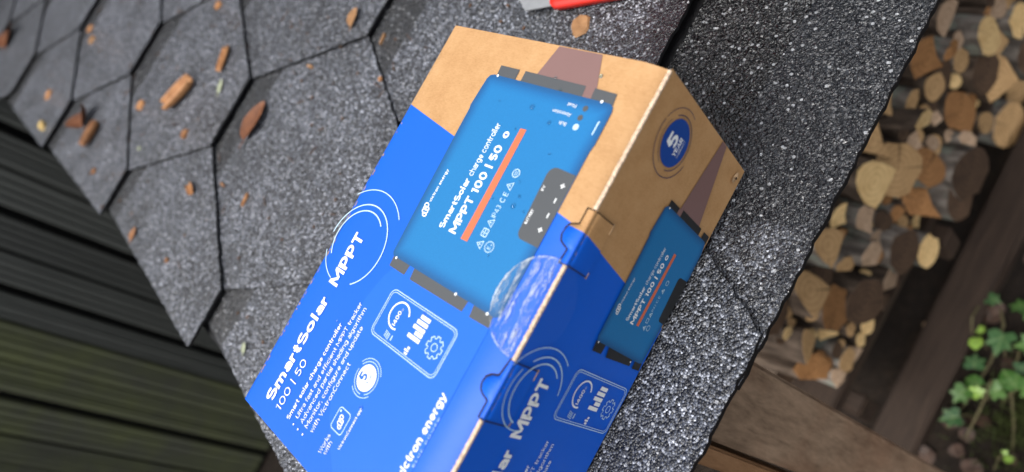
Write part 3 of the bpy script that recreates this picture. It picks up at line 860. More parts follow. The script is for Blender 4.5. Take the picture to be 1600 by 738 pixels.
# locking tabs: tongues of the front panel folded over into slots of the lid
def tab(outline, x0, x1, zb, mats):
    bm = bmesh.new()
    n = 40
    def reach(x):
        best = 0.002
        for (xa, ya), (xb, yb) in zip(outline[:-1], outline[1:]):
            lo, hi = min(xa, xb), max(xa, xb)
            if lo - 1e-6 <= x <= hi + 1e-6 and hi - lo > 1e-7:
                best = max(best, ya + (yb - ya) * (x - xa) / (xb - xa))
        return best
    for grow, mi, up in ((0.0, 0, 0.0009),):
        rows = []
        for i in range(n + 1):
            x = x0 + (x1 - x0) * i / n
            r = reach(x)
            p = [(-0.0004, zb)] + [(-0.0004, zb + (EDGE - 0.004 - zb) * t) for t in (0.5, 1.0)]
            for a in (20, 40, 60, 80):
                p.append((0.0026 - 0.0030 * math.cos(R(a)), ztop(0.004) + up - 0.0030 + 0.0030 * math.sin(R(a))))
            p.append((max(r, 0.0029), ztop(r) + up)); p.append((max(r, 0.0029) + 0.0002, ztop(r) - 0.0003))
            rows.append([bm.verts.new((x, y, z)) for y, z in p])
        for i in range(n):
            for j in range(len(rows[0]) - 1):
                bm.faces.new((rows[i][j], rows[i + 1][j], rows[i + 1][j + 1], rows[i][j + 1]))
    (xa, ya), (xb, yb) = SW_T
    if len(mats) > 1:
        k = (0.1469, 0.0018)
        bmesh.ops.bisect_plane(bm, geom=bm.verts[:] + bm.edges[:] + bm.faces[:], plane_co=(0.1468, 0, 0.0965), plane_no=Vector((-1, 0, 0.155)))
        for f in bm.faces:
            c = f.calc_center_median()
            if (c - Vector((0.1468, 0, 0.0965))).dot(Vector((-1, 0, 0.155))) > 0: f.material_index = 1
    o = obj('locking_tab', bm, mats, front, True)
    # the slot cut in the lid shows as a dark gap round the tongue
    bm = bmesh.new()
    pts = [(x0 - 0.0002, 0.0012)] + [(x, y) for x, y in outline] + [(x1 + 0.0002, 0.0012)]
    n = 48; rows = []
    for i in range(n + 1):
        x = x0 - 0.0006 + (x1 - x0 + 0.0012) * i / n
        r = max(reach(min(max(x, x0), x1)), reach(min(max(x - 0.0005, x0), x1)), reach(min(max(x + 0.0005, x0), x1))) + 0.0008
        rows.append([bm.verts.new((x, 0.0018, ztop(0.0018) + 0.0005)), bm.verts.new((x, r * 0.5, ztop(r * 0.5) + 0.0005)), bm.verts.new((x, r, ztop(r) + 0.0005))])
    for i in range(n):
        for j in range(2):
            bm.faces.new((rows[i][j], rows[i + 1][j], rows[i + 1][j + 1], rows[i][j + 1]))
    obj('slot', bm, M['slot'], lid)
    # slits and crease on the front panel
    bm = bmesh.new()
    add_box(bm, x0 - 0.0003, x0 + 0.0001, -0.0006, 0.0001, zb + 0.0005, EDGE - 0.001)
    add_box(bm, x1 - 0.0001, x1 + 0.0003, -0.0006, 0.0001, zb + 0.0005, EDGE - 0.001)
    obj('slit', bm, M['slot'], front)
    bm = bmesh.new(); add_box(bm, x1 - 0.004, x1 + 0.0008, -0.00055, 0.0001, zb - 0.0002, zb + 0.0004)
    add_box(bm, x0 - 0.0006, x0 + 0.002, -0.00055, 0.0001, zb - 0.0002, zb + 0.0003)
    obj('crease', bm, M['crease'], front)
tab([(0.1322, 0.0040), (0.1384, 0.0036), (0.1388, 0.0050), (0.1400, 0.0072), (0.1424, 0.0083), (0.1448, 0.0083), (0.1470, 0.0074), (0.1481, 0.0055), (0.1486, 0.0041), (0.1558, 0.0041)], 0.1322, 0.1558, 0.0800, [M['kraft'], M['blue']])
tab([(0.0652, 0.0030), (0.0724, 0.0030), (0.0728, 0.0050), (0.0745, 0.0072), (0.0768, 0.0081), (0.0792, 0.0078), (0.0812, 0.0060), (0.0820, 0.0036), (0.0898, 0.0026)], 0.0652, 0.0898, 0.0785, [M['blue']])
# damaged lower corner
bm = bmesh.new()
for i in range(5):
    x, z = 0.2132 + lr.uniform(-0.0018, 0.0018), 0.0084 + lr.uniform(-0.0022, 0.0022)
    s = lr.uniform(0.0012, 0.0024); a = lr.uniform(0, 6.28)
    vs = [bm.verts.new((x + math.cos(a + k * 1.6) * s * (1.4 if k % 2 else 0.7), -0.0003 - lr.uniform(0, 0.0012), z + math.sin(a + k * 1.6) * s)) for k in range(4)]
    bm.faces.new(vs)
obj('torn_dent', bm, M['crease'], front)
bm = bmesh.new()
bm.faces.new([bm.verts.new((0.2128 + 0.0007 * math.cos(a), -0.0017, 0.0086 + 0.0010 * math.sin(a))) for a in [k * 0.9 for k in range(7)]])
obj('puncture', bm, M['slot'], front)

# worn spots where the board is folded
bm = bmesh.new()
for i in range(46):
    x = lr.uniform(0.004, L - 0.004); ln = lr.uniform(0.0008, 0.004); hh = lr.uniform(0.00015, 0.0005)
    y = W - 0.0022 - lr.uniform(0, 0.0006)
    bm.faces.new([bm.verts.new((x + dx_, y + dy_, H + 0.00015)) for dx_, dy_ in ((0, 0), (ln * 0.4, -hh), (ln, -hh * 0.3), (ln * 0.6, hh))])
bm.normal_update()
for f in bm.faces:
    if f.normal.z < 0: f.normal_flip()
obj('worn_fold', bm, M['crease'], lid)
bm = bmesh.new()
for i in range(30):
    x = lr.choice([lr.uniform(0.1335, 0.155), lr.uniform(0.067, 0.089)]); ln = lr.uniform(0.0006, 0.0022); z = EDGE - lr.uniform(0.0010, 0.0016)
    bm.faces.new([bm.verts.new((x + dx_, -0.00055, z + dz_)) for dx_, dz_ in ((0, 0), (ln, 0.0001), (ln * 0.7, 0.0003), (ln * 0.2, 0.0002))])
obj('worn_fold', bm, M['crease'], front)

# ---- flat print: pieces of ink lying on the lid ('T') or the front ('S')
LAYER = 0.00006
def to3(p, face, lay):
    if face == 'T': return (p[0], p[1], ztop(p[1]) + 0.00012 + lay * LAYER)
    return (p[0], -0.00055 - lay * LAYER, p[1])
def ink(name, polys, mat, face, lay=1, tone=None):
    bm = bmesh.new()
    for poly in polys:
        vs = [bm.verts.new((p[0], p[1], 0)) for p in poly]
        f = bm.faces.new(vs)
    bmesh.ops.triangulate(bm, faces=bm.faces[:])
    if face == 'T' and any(v.co.y < 0.0168 for v in bm.verts):
        for y in (0.0165, 0.0145, 0.012, 0.0095, 0.007, 0.005, 0.0035):
            bmesh.ops.bisect_plane(bm, geom=bm.verts[:] + bm.edges[:] + bm.faces[:], plane_co=(0, y, 0), plane_no=(0, 1, 0))
    bm.normal_update()
    for f in bm.faces:
        if f.normal.z < 0: f.normal_flip()
    for v in bm.verts: v.co = to3((v.co.x, v.co.y), face, lay)
    return obj(name, bm, mat, lid if face == 'T' else front)
def stroke(pts, w, closed=False):
    P = [Vector(p) for p in pts]
    n = len(P); out = []
    nor = []
    for i in range(n):
        a = P[(i - 1) % n] if (closed or i > 0) else P[i]
        b = P[(i + 1) % n] if (closed or i < n - 1) else P[i]
        d = (b - a).normalized(); nn = Vector((-d.y, d.x))
        if 0 < i < n - 1 or closed:                    # mitre, so that corners keep the full weight
            e = (P[(i + 1) % n] - P[i]).normalized()
            nn = nn / max(0.62, nn.dot(Vector((-e.y, e.x))))
        nor.append(nn)
    for i in range(n if closed else n - 1):
        j = (i + 1) % n
        out.append([P[i] - nor[i] * w / 2, P[j] - nor[j] * w / 2, P[j] + nor[j] * w / 2, P[i] + nor[i] * w / 2])
    return out
def arc(cx, cy, r, a0, a1, n=40): return [(cx + r * math.cos(R(a0 + (a1 - a0) * i / n)), cy + r * math.sin(R(a0 + (a1 - a0) * i / n))) for i in range(n + 1)]
def disc(cx, cy, r, n=32): return arc(cx, cy, r, 0, 360, n)[:-1]
def rrect(x0, y0, x1, y1, r, n=6):
    out = []
    for cx, cy, a in ((x1 - r, y1 - r, 0), (x0 + r, y1 - r, 90), (x0 + r, y0 + r, 180), (x1 - r, y0 + r, 270)):
        out += arc(cx, cy, r, a, a + 90, n)
    return out
# a mono-line rounded alphabet: every letter is a set of centre lines, given the stroke weight t (in cap heights)
XH, ASC, DSC = 0.72, 1.03, -0.27
def _el(cx, cy, rx, ry, a0, a1, n=14): return [(cx + rx * math.cos(R(a0 + (a1 - a0) * i / n)), cy + ry * math.sin(R(a0 + (a1 - a0) * i / n))) for i in range(n + 1)]
def glyph(c, t):
    b = t / 2
    ry, rx = XH / 2 - b, 0.37 - b
    if c == ' ': return [], 0.26
    if c == 'o': return [_el(.37, XH / 2, rx, ry, 90, 447, 22)], .74
    if c == 'c': return [_el(.37, XH / 2, rx, ry, 48, 312, 18)], .64
    if c == 'e': return [[(b + .03, XH / 2 - .01), (.70 - b, XH / 2 - .01)] + _el(.36, XH / 2, .34 - b, ry, 4, 310, 20)[0:]], .70
    if c == 'a': return [[(.03 + b * .5, XH - .09 - b * .6)] + _el(.28, XH - b - .19, .25 - b * .3, .19, 125, 0, 8) + [(.53 - b * .3, 0)], _el(.29, .22 + b * .2, .29 - b, .22 - b * .8, 60, 310, 14)], .56
    if c in 'dbpqg':
        if c in 'bp':
            st = [(b, ASC if c == 'b' else XH), (b, 0 if c == 'b' else DSC)]
            return [st, _el(.37 + .02, XH / 2, rx, ry, 150, -150, 20)], .76
        x = .74 - b
        st = [(x, ASC if c == 'd' else XH), (x, 0)]
        if c == 'g': st = [(x, XH), (x, -.04)] + _el(.38, -.04, x - .38, .23 - b, 0, -140, 10)
        return [st, _el(.36, XH / 2, rx, ry, 30, 330, 20)], .78
    if c in 'nhmru':
        h = ASC if c == 'h' else XH
        if c == 'u': return [[(b, XH), (b, .28)] + _el(b + (.64 - t) / 2, .28, (.64 - t) / 2, .28 - b, 180, 330, 10), [(.64 - b, XH), (.64 - b, 0)]], .68
        if c == 'r': return [[(b, XH), (b, 0)], _el(.40, XH - .36, .40 - b, .36 - b, 160, 88, 6)], .44
        w = .64 if c != 'm' else .58
        out = [[(b, h), (b, 0)], _el(b + (w - t) / 2, XH - .30, (w - t) / 2, .30 - b, 150, 0, 10) + [(w - b, 0)]]
        if c == 'm': out.append(_el(w - b + (w - t) / 2, XH - .30, (w - t) / 2, .30 - b, 150, 0, 10) + [(2 * w - t - b, 0)]); return out, 2 * w - t + .02
        return out, .66
    if c == 't': return [[(.17 + b * .4, .94)] + [(.17 + b * .4, .24)] + _el(.17 + b * .4 + .19, .24, .19, .24 - b, 180, 285, 8), [(0, XH - b), (.42, XH - b)]], .44
    if c == 'f': return [_el(.36, ASC - b - .18, .20, .18, 75, 180, 8) + [(.16, 0)], [(0, XH - b), (.40, XH - b)]], .40
    if c == 'l': return [[(b, ASC), (b, 0)]], t + .04
    if c == 'i': return [[(b, XH), (b, 0)], [(b, .98 - b * .1), (b, .98 - b * .1 - max(t, .12))]], t + .03
    if c == 'y': return [[(.02, XH), (.33, .06)], [(.64, XH), (.33, -.02), (.24, DSC + b + .05), (.06, DSC + b)]], .66
    if c == 'v': return [[(b * .6, XH), (.33, b * .4), (.66 - b * .6, XH)]], .66
    if c == 'w': return [[(b * .6, XH), (.26, b * .4), (.47, XH - b), (.68, b * .4), (.94 - b * .6, XH)]], .94
    if c == 'k': return [[(b, ASC), (b, 0)], [(.56, XH), (b + .06, XH * .45)], [(.24, XH * .52), (.60, 0)]], .60
    if c == 's': return [_el(.28, XH - b - .17, .22, .17, 40, 250, 10) + _el(.28, b + .18, .24, .18, 80, -150, 10)], .54
    if c == ',': return [[(.10, .14), (.03, -.16)]], .16
    if c == '|': return [[(b + .06, 1.03), (b + .06, -.10)]], t + .12
    if c == 'S': return [_el(.38, 1 - b - .255 + b * .5, .34 - b * .3, .255 - b * .5, 48, 262, 12) + _el(.40, b + .265 - b * .5, .36 - b * .4, .265 - b * .5, 82, -138, 14)], .76
    if c == 'M': return [[(b, 0), (b, 1)], [(1.08 - b, 0), (1.08 - b, 1)], [(b * 1.3, .93), (.54, .26)], [(1.08 - b * 1.3, .93), (.54, .26)]], 1.10
    if c == 'P': return [[(b, 0), (b, 1 - b), (.36, 1 - b)] + _el(.40, .69 - b * .3, .34 - b, .31 - b * .7, 88, -90, 12) + [(b + .04, .38)]], .74
    if c == 'B': return [[(b, .01), (b, 1 - b), (.34, 1 - b)] + _el(.36, .75 - b * .4, .28 - b, .25 - b * .6, 88, -88, 10) + [(b + .04, .5)], [(.36, .49)] + _el(.38, .26, .32 - b, .25 - b * .6, 85, -90, 10) + [(b + .04, b)]], .72
    if c == 'R': return [[(b, 0), (b, 1 - b), (.36, 1 - b)] + _el(.40, .70 - b * .3, .32 - b, .30 - b * .7, 88, -90, 10) + [(b + .04, .40)], [(.36, .38), (.70, 0)]], .74
    if c == 'T': return [[(0, 1 - b), (.76, 1 - b)], [(.38, 1 - t), (.38, 0)]], .76
    if c == 'V': return [[(b * .6, 1), (.42, b * .5), (.84 - b * .6, 1)]], .84
    if c == 'A': return [[(b * .6, 0), (.42, 1 - b * .5), (.84 - b * .6, 0)], [(.20, .30), (.64, .30)]], .84
    if c == 'Y': return [[(.03, 1), (.37, .44), (.71, 1)], [(.37, .44), (.37, 0)]], .74
    if c == 'E': return [[(.60, b), (b, b), (b, 1 - b), (.60, 1 - b)], [(b, .51), (.54, .51)]], .64
    if c == 'L': return [[(b, 1), (b, b), (.56, b)]], .58
    if c == 'U': return [[(b, 1), (b, .34)] + _el(.38, .34, .38 - b, .34 - b, 180, 360, 12) + [(.76 - b, 1)]], .78
    if c == 'C': return [_el(.47, .5, .47 - b, .5 - b, 45, 315, 20)], .80
    if c == 'O': return [_el(.47, .5, .47 - b, .5 - b, 90, 447, 24)], .95
    if c == 'W': return [[(b * .6, 1), (.30, b * .5), (.56, 1 - b), (.82, b * .5), (1.12 - b * .6, 1)]], 1.12
    if c == 'I': return [[(b, 1), (b, 0)]], t + .02
    if c == 'N': return [[(b, 0), (b, 1), (.74 - b, 0), (.74 - b, 1)]], .78
    if c == 'F': return [[(b, 0), (b, 1 - b), (.58, 1 - b)], [(b, .50), (.52, .50)]], .58
    if c == '0': return [_el(.37, .5, .37 - b, .5 - b, 90, 447, 24)], .76
    if c == '1': return [[(.02, .80), (.26, 1 - b * .6), (.26, 0)]], .40
    if c == '5': return [[(.60, 1 - b), (.16, 1 - b), (.12, .56)] + _el(.33, .32, .32 - b, .32 - b, 125, -145, 16)], .68
    if c == '4': return [[(.76, .24), (.06, .24), (.50, 1 - b * .5)], [(.54, 1 - b), (.54, 0)]], .78
    if c == '3': return [_el(.32, .75, .25, .25 - b, 140, -80, 10), _el(.32, .28, .30 - b * .5, .28 - b, 85, -145, 12)], .66
    return [[(b, 0), (b, XH)]], .3
def stroke_text(s, t, track):
    """All strokes of s in cap-height units; returns polygons, each with its stroke number, and the ink's extent."""
    out = []; x = 0.0; n = 0
    for c in s:
        gl, w = glyph(c, t)
        for pl in gl:
            qs = stroke([(px + x, py) for px, py in pl], t)
            for q in qs: out.append((q, n))
            n += 1
        x += w + track
    xs_ = [p[0] for q, _ in out for p in q]
    return out, min(xs_), max(xs_)
def text(s, x0, x1, y, face, mat, bold=0.0, cap=None, rot=0.0, lay=4, name='lettering'):
    """Print s with its baseline at y, its ink from x0 to x1 and (if given) capitals cap high; bold picks the weight."""
    t = 0.105 + bold * 3.2
    polys, lo, hi = stroke_text(s, t, 0.12 if bold < 0.02 else 0.09)
    k = (x1 - x0) / (hi - lo)
    ky = cap if cap else k
    bm = bmesh.new()
    for q, n in polys:
        vs = []
        for px, py in q:
            c, sn = math.cos(rot), math.sin(rot)
            ax_, ay_ = (px - lo) * k, py * ky
            co = Vector(to3((x0 + ax_ * c - ay_ * sn, y + ax_ * sn + ay_ * c), face, lay))
            d = 0.000007 * (n % 5)
            if face == 'T': co.z += d
            else: co.y -= d
            vs.append(bm.verts.new(co))
        bm.faces.new(vs)
    want = Vector((0, 0, 1)) if face == 'T' else Vector((0, -1, 0))
    bm.normal_update()
    for f in bm.faces:
        if f.normal.dot(want) < 0: f.normal_flip()
    return obj(name, bm, mat, lid if face == 'T' else front)
Wt, Pl = M['white'], M['pale']

# second, paler blue field with a curved rim
ink('light_blue_field', [[(0.002, 0.0300), (0.0030, 0.048), (0.0084, 0.0556), (0.0160, 0.0655), (0.0248, 0.0746), (0.0363, 0.0831), (0.050, 0.0893), (0.0615, 0.0925), (0.078, 0.0920), (0.0905, 0.0885), (0.105, 0.0790), (0.118, 0.065), (0.132, 0.045), (0.140, 0.028), (0.142, 0.0175), (0.002, 0.0175)]], M['blue_light'], 'T', 1)
ink('mauve_beam', [[(0.2195, 0.0602), (0.2195, 0.0348), (0.2024, 0.0278), (0.195, 0.026), (0.195, 0.068), (0.2036, 0.0644)]], M['mauve'], 'T', 1)

# product picture on the lid
def device(face, body, inset, lay):
    bm = bmesh.new()
    bm.faces.new([bm.verts.new((x, y, 0)) for x, y in body])
    xa, xb = min(p[0] for p in body), max(p[0] for p in body)
    ya, yb = min(p[1] for p in body), max(p[1] for p in body)
    for axis, a, b, n in ((0, xa, xb, 44), (1, ya, yb, 34)):
        for i in range(1, n):
            f = i / n
            f = f + 0.10 * math.sin(2 * math.pi * f) * -1     # finer towards the rim
            co = [0, 0, 0]; co[axis] = a + (b - a) * f
            no = [0, 0, 0]; no[axis] = 1
            bmesh.ops.bisect_plane(bm, geom=bm.verts[:] + bm.edges[:] + bm.faces[:], plane_co=co, plane_no=no)
    tl = bm.verts.layers.float.new('tone')
    def dist(p):
        best = 1
        for i in range(len(body)):
            q, r = Vector(body[i - 1]), Vector(body[i])
            t = max(0, min(1, (p - q).dot(r - q) / (r - q).length_squared))
            best = min(best, (p - q.lerp(r, t)).length)
        return best
    for v in bm.verts:
        d = min(1.0, dist(Vector((v.co.x, v.co.y))) / inset)
        v[tl] = 0.12 + 0.78 * (d * d * (3 - 2 * d))
    bm.normal_update()
    for f in bm.faces:
        if f.normal.z < 0: f.normal_flip()
    for v in bm.verts: v.co = to3((v.co.x, v.co.y), face, lay)
    return obj('device_picture', bm, M['device'], lid if face == 'T' else front)
body = [(0.1004, 0.0180), (0.1015, 0.0158), (0.118, 0.0153), (0.150, 0.0153), (0.1770, 0.0156), (0.1803, 0.0150), (0.1955, 0.0153), (0.1978, 0.0160), (0.1990, 0.0180), (0.1990, 0.0895), (0.1982, 0.0918), (0.1962, 0.0929), (0.1812, 0.0940), (0.1796, 0.0934), (0.160, 0.0930), (0.120, 0.0917), (0.1022, 0.0910), (0.1006, 0.0896)]
def flange(quads): return [[tuple(p) for p in q][::-1] for q in quads]
ink('mounting_flange', flange([[(0.2043, 0.0884), (0.2043, 0.0755), (0.1985, 0.0750), (0.1985, 0.0878)], [(0.2043, 0.0716), (0.2041, 0.0344), (0.1985, 0.0336), (0.1985, 0.0715)], [(0.2041, 0.0294), (0.2038, 0.0174), (0.1985, 0.0165), (0.1985, 0.0288)]]), M['grey'], 'T', 2)
ink('mounting_flange', flange([[(0.1012, 0.0891), (0.1012, 0.0761), (0.0955, 0.0766), (0.0957, 0.0887)], [(0.1012, 0.0728), (0.1012, 0.0341), (0.0955, 0.0349), (0.0952, 0.0720)], [(0.1012, 0.0308), (0.1012, 0.0187), (0.0956, 0.0178), (0.0953, 0.0300)]]), M['grey'], 'T', 2)
device('T', body, 0.0075, 3)
ink('terminal_block', [[(0.1331, 0.0154)] + [(0.1660, 0.0157)] + arc(0.1625, 0.0260, 0.0040, 0, 90, 6) + arc(0.1368, 0.0250, 0.0036, 90, 180, 6)], M['grey'], 'T', 4)
ink('status_light', [disc(0.1943, 0.0286, 0.0014, 14), disc(0.18985, 0.0287, 0.0014, 14)], M['grey'], 'T', 4)
ink('status_light', [disc(0.18546, 0.0284, 0.0015, 14)], M['pale'], 'T', 4)
ink('screw', [disc(0.1988, 0.0868, 0.0007, 10), disc(0.1990, 0.0225, 0.0007, 10), disc(0.1004, 0.0868, 0.0007, 10), disc(0.1004, 0.0425, 0.0007, 10), disc(0.1003, 0.0220, 0.0007, 10)], Wt, 'T', 5)
ink('side_vent', stroke([(0.1842, 0.0187), (0.1900, 0.0187), (0.1905, 0.0182)], 0.0006), Pl, 'T', 5)
def rtext(s, x, y0, y1, cap):
    polys, lo, hi = stroke_text(s, 0.11, 0.12)
    b2 = bmesh.new()
    for q, n in polys:
        b2.faces.new([b2.verts.new(Vector(to3((x - py * cap, y0 + (px - lo) * (y1 - y0) / (hi - lo)), 'T', 5)) + Vector((0, 0, 0.000007 * (n % 5)))) for px, py in q])
    b2.normal_update()
    for f in b2.faces:
        if f.normal.z < 0: f.normal_flip()
    obj('lettering', b2, Wt, lid)
rtext('Float', 0.1950, 0.0336, 0.0386, 0.0016)
rtext('Absorption', 0.1905, 0.0339, 0.0446, 0.0016)
rtext('Bulk', 0.1861, 0.0338, 0.0380, 0.0016)
text('victron energy', 0.1308, 0.1482, 0.0846, 'T', Wt, 0.018)
def squiggle(cx, cy, s):
    out = []
    for k, (dx, dy) in enumerate(((-0.9, -0.35), (-0.3, -0.05), (0.3, 0.0), (0.85, 0.35))):
        pts = [(cx + (dx + 0.42 * math.sin(t) * (1 if k % 2 else 0.8)) * s, cy + (dy + 0.85 * math.cos(t) * (0.9 if k in (1, 2) else 0.6)) * s) for t in [R(a) for a in range(-40, 321, 20)]]
        out += stroke(pts, 0.26 * s)
    return out
ink('emblem', squiggle(0.1266, 0.0853, 0.0025), Wt, 'T', 5)
text('SmartSolar', 0.1224, 0.1478, 0.06855, 'T', Wt, 0.022, 0.0035)
text('charge controller', 0.1496, 0.1768, 0.06855, 'T', Wt, 0.004, 0.0035)
text('MPPT 100 | 50', 0.1226, 0.1672, 0.0603, 'T', Wt, 0.028, 0.0047)
ink('orange_bar', [[(0.1222, 0.0516), (0.1779, 0.0527), (0.1776, 0.0564), (0.1222, 0.0559)]], M['orange'], 'T', 5)
ink('radio_symbol', [disc(0.1728, 0.0624, 0.0017, 20)], Wt, 'T', 5)
ink('radio_symbol', stroke([(0.1720, 0.0618), (0.1734, 0.0629), (0.1728, 0.0635), (0.1728, 0.0613), (0.1734, 0.0619), (0.1720, 0.0630)], 0.0003), M['blue'], 'T', 6)
def tri(cx, cy, s): return stroke([(cx - s, cy - s * 0.75), (cx + s, cy - s * 0.75), (cx, cy + s)], 0.00045, True) + [[(cx - 0.00025, cy - 0.0005), (cx + 0.00025, cy - 0.0005), (cx + 0.00025, cy + 0.0006), (cx - 0.00025, cy + 0.0006)]]
ink('marking_symbol', tri(0.1239, 0.0442, 0.0018) + tri(0.1342, 0.0446, 0.0018) + tri(0.1520, 0.0452, 0.0018), Pl, 'T', 5)
ink('marking_symbol', stroke(rrect(0.1275, 0.0432, 0.1310, 0.0464, 0.0004, 2), 0.00045, True) + stroke([(0.1292, 0.0435), (0.1292, 0.0461)], 0.0004) + stroke([(0.1280, 0.0450), (0.1288, 0.0450)], 0.0006) + stroke([(0.1297, 0.0450), (0.1305, 0.0450)], 0.0006), Pl, 'T', 5)
ink('marking_symbol', stroke(disc(0.1581, 0.0455, 0.0019, 20), 0.00045, True) + stroke([(0.1571, 0.0460), (0.1591, 0.0460)], 0.0004) + stroke([(0.1571, 0.0450), (0.1591, 0.0450)], 0.0004), Pl, 'T', 5)
text('IP43', 0.1366, 0.1424, 0.0437, 'T', Pl, 0.004, 0.0026)
text('C E', 0.1440, 0.1487, 0.0435, 'T', Pl, 0.012, 0.0030)
ink('marking_symbol', stroke(disc(0.1246, 0.0386, 0.0024, 24), 0.00035, True), Pl, 'T', 5)
text('E', 0.1235, 0.1247, 0.0376, 'T', Pl, 0.01, 0.0020); text('4', 0.1252, 0.1261, 0.0374, 'T', Pl, 0.0, 0.0013)
text('PV', 0.1553, 0.1577, 0.0272, 'T', Wt, 0.02, 0.0014)
text('BATTERY', 0.1399, 0.1466, 0.0266, 'T', Wt, 0.02, 0.0014)
def plus(x, y, s=0.0011): return [[(x - s, y - 0.0003), (x + s, y - 0.0003), (x + s, y + 0.0003), (x - s, y + 0.0003)], [(x - 0.0003, y - s), (x + 0.0003, y - s), (x + 0.0003, y - 0.00031), (x - 0.0003, y - 0.00031)], [(x - 0.0003, y + 0.00031), (x + 0.0003, y + 0.00031), (x + 0.0003, y + s), (x - 0.0003, y + s)]]
ink('polarity_sign', plus(0.1601, 0.0193) + plus(0.1401, 0.0187) + plus(0.1534, 0.0191)[:1] + plus(0.1466, 0.0187)[:1], Wt, 'T', 5)

# title block on the lid
text('SmartSolar', 0.0089, 0.0655, 0.1150, 'T', Wt, 0.031, 0.0067)
text('MPPT', 0.0727, 0.1012, 0.1149, 'T', Wt, 0.031, 0.0076)
ink('ring_line', stroke(arc(0.0962, 0.1190, 0.0172, 130, -40), 0.00075), Pl, 'T', 3)
ink('ring_line', stroke(arc(0.0957, 0.1184, 0.0212, 92, -148, 60), 0.00070) + stroke(arc(0.0957, 0.1184, 0.0212, 118, 168, 20), 0.00055), Pl, 'T', 3)
ink('ring_line', stroke(arc(0.0970, 0.1186, 0.0280, 42, -46), 0.00055), Pl, 'T', 3)
text('100 | 50', 0.0091, 0.0357, 0.1063, 'T', Wt, 0.0, 0.0046)
text('Smart solar charge controller', 0.0097, 0.0603, 0.0972, 'T', Wt, 0.016)
text('Ultra fast and efficient MPPT tracker', 0.0132, 0.0738, 0.0919, 'T', Wt, 0.002)
text('Advanced partial shading algorithm', 0.0132, 0.0730, 0.0875, 'T', Wt, 0.002)
text('Monitor, configure and update', 0.0133, 0.0652, 0.0831, 'T', Wt, 0.002)
text('with VictronConnect', 0.0136, 0.0486, 0.0785, 'T', Wt, 0.002)
ink('bullet', [disc(0.0100, 0.0930, 0.0005, 10), disc(0.0099, 0.0885, 0.0005, 10), disc(0.0099, 0.0840, 0.0005, 10)], Wt, 'T', 4)
bx, by = 0.0486, 0.0653
ink('warranty_badge', [disc(bx, by, 0.0060, 36)], Wt, 'T', 3)
ink('ring_line', stroke(arc(bx, by, 0.0073, -150, 60, 40), 0.00035) + stroke(arc(bx, by, 0.0073, 80, 190, 20), 0.00035) + stroke(arc(bx, by, 0.0087, -60, 60, 20), 0.00032) + stroke(arc(bx, by, 0.0087, 140, 230, 20), 0.00032), Pl, 'T', 3)
text('5', bx - 0.0022, bx + 0.0014, by - 0.0004, 'T', M['blue_light'], 0.03, 0.0052)
text('YEAR', bx - 0.0030, bx + 0.0026, by - 0.0026, 'T', M['blue_light'], 0.01, 0.0014); text('WARRANTY', bx - 0.0034, bx + 0.0030, by - 0.0041, 'T', M['blue_light'], 0.0, 0.0008)
ink('app_icon', stroke(rrect(0.0218, 0.0621, 0.0318, 0.0708, 0.0016), 0.00045, True), Pl, 'T', 3)
ink('emblem', squiggle(0.0264, 0.0662, 0.0022), Wt, 'T', 4); ink('app_icon', [disc(0.0302, 0.0693, 0.0006, 10)], Pl, 'T', 4)
text('VictronConnect app', 0.0171, 0.0373, 0.0581, 'T', Wt, 0.014)
text('Works', 0.0099, 0.0191, 0.0673, 'T', Wt, 0.0); text('with', 0.0112, 0.0173, 0.0643, 'T', Wt, 0.0)
text('victron energy', 0.0272, 0.0645, 0.0198, 'T', Wt, 0.030)
text('B L U E   P O W E R', 0.0340, 0.0556, 0.01735, 'T', Pl, 0.0, 0.0011)

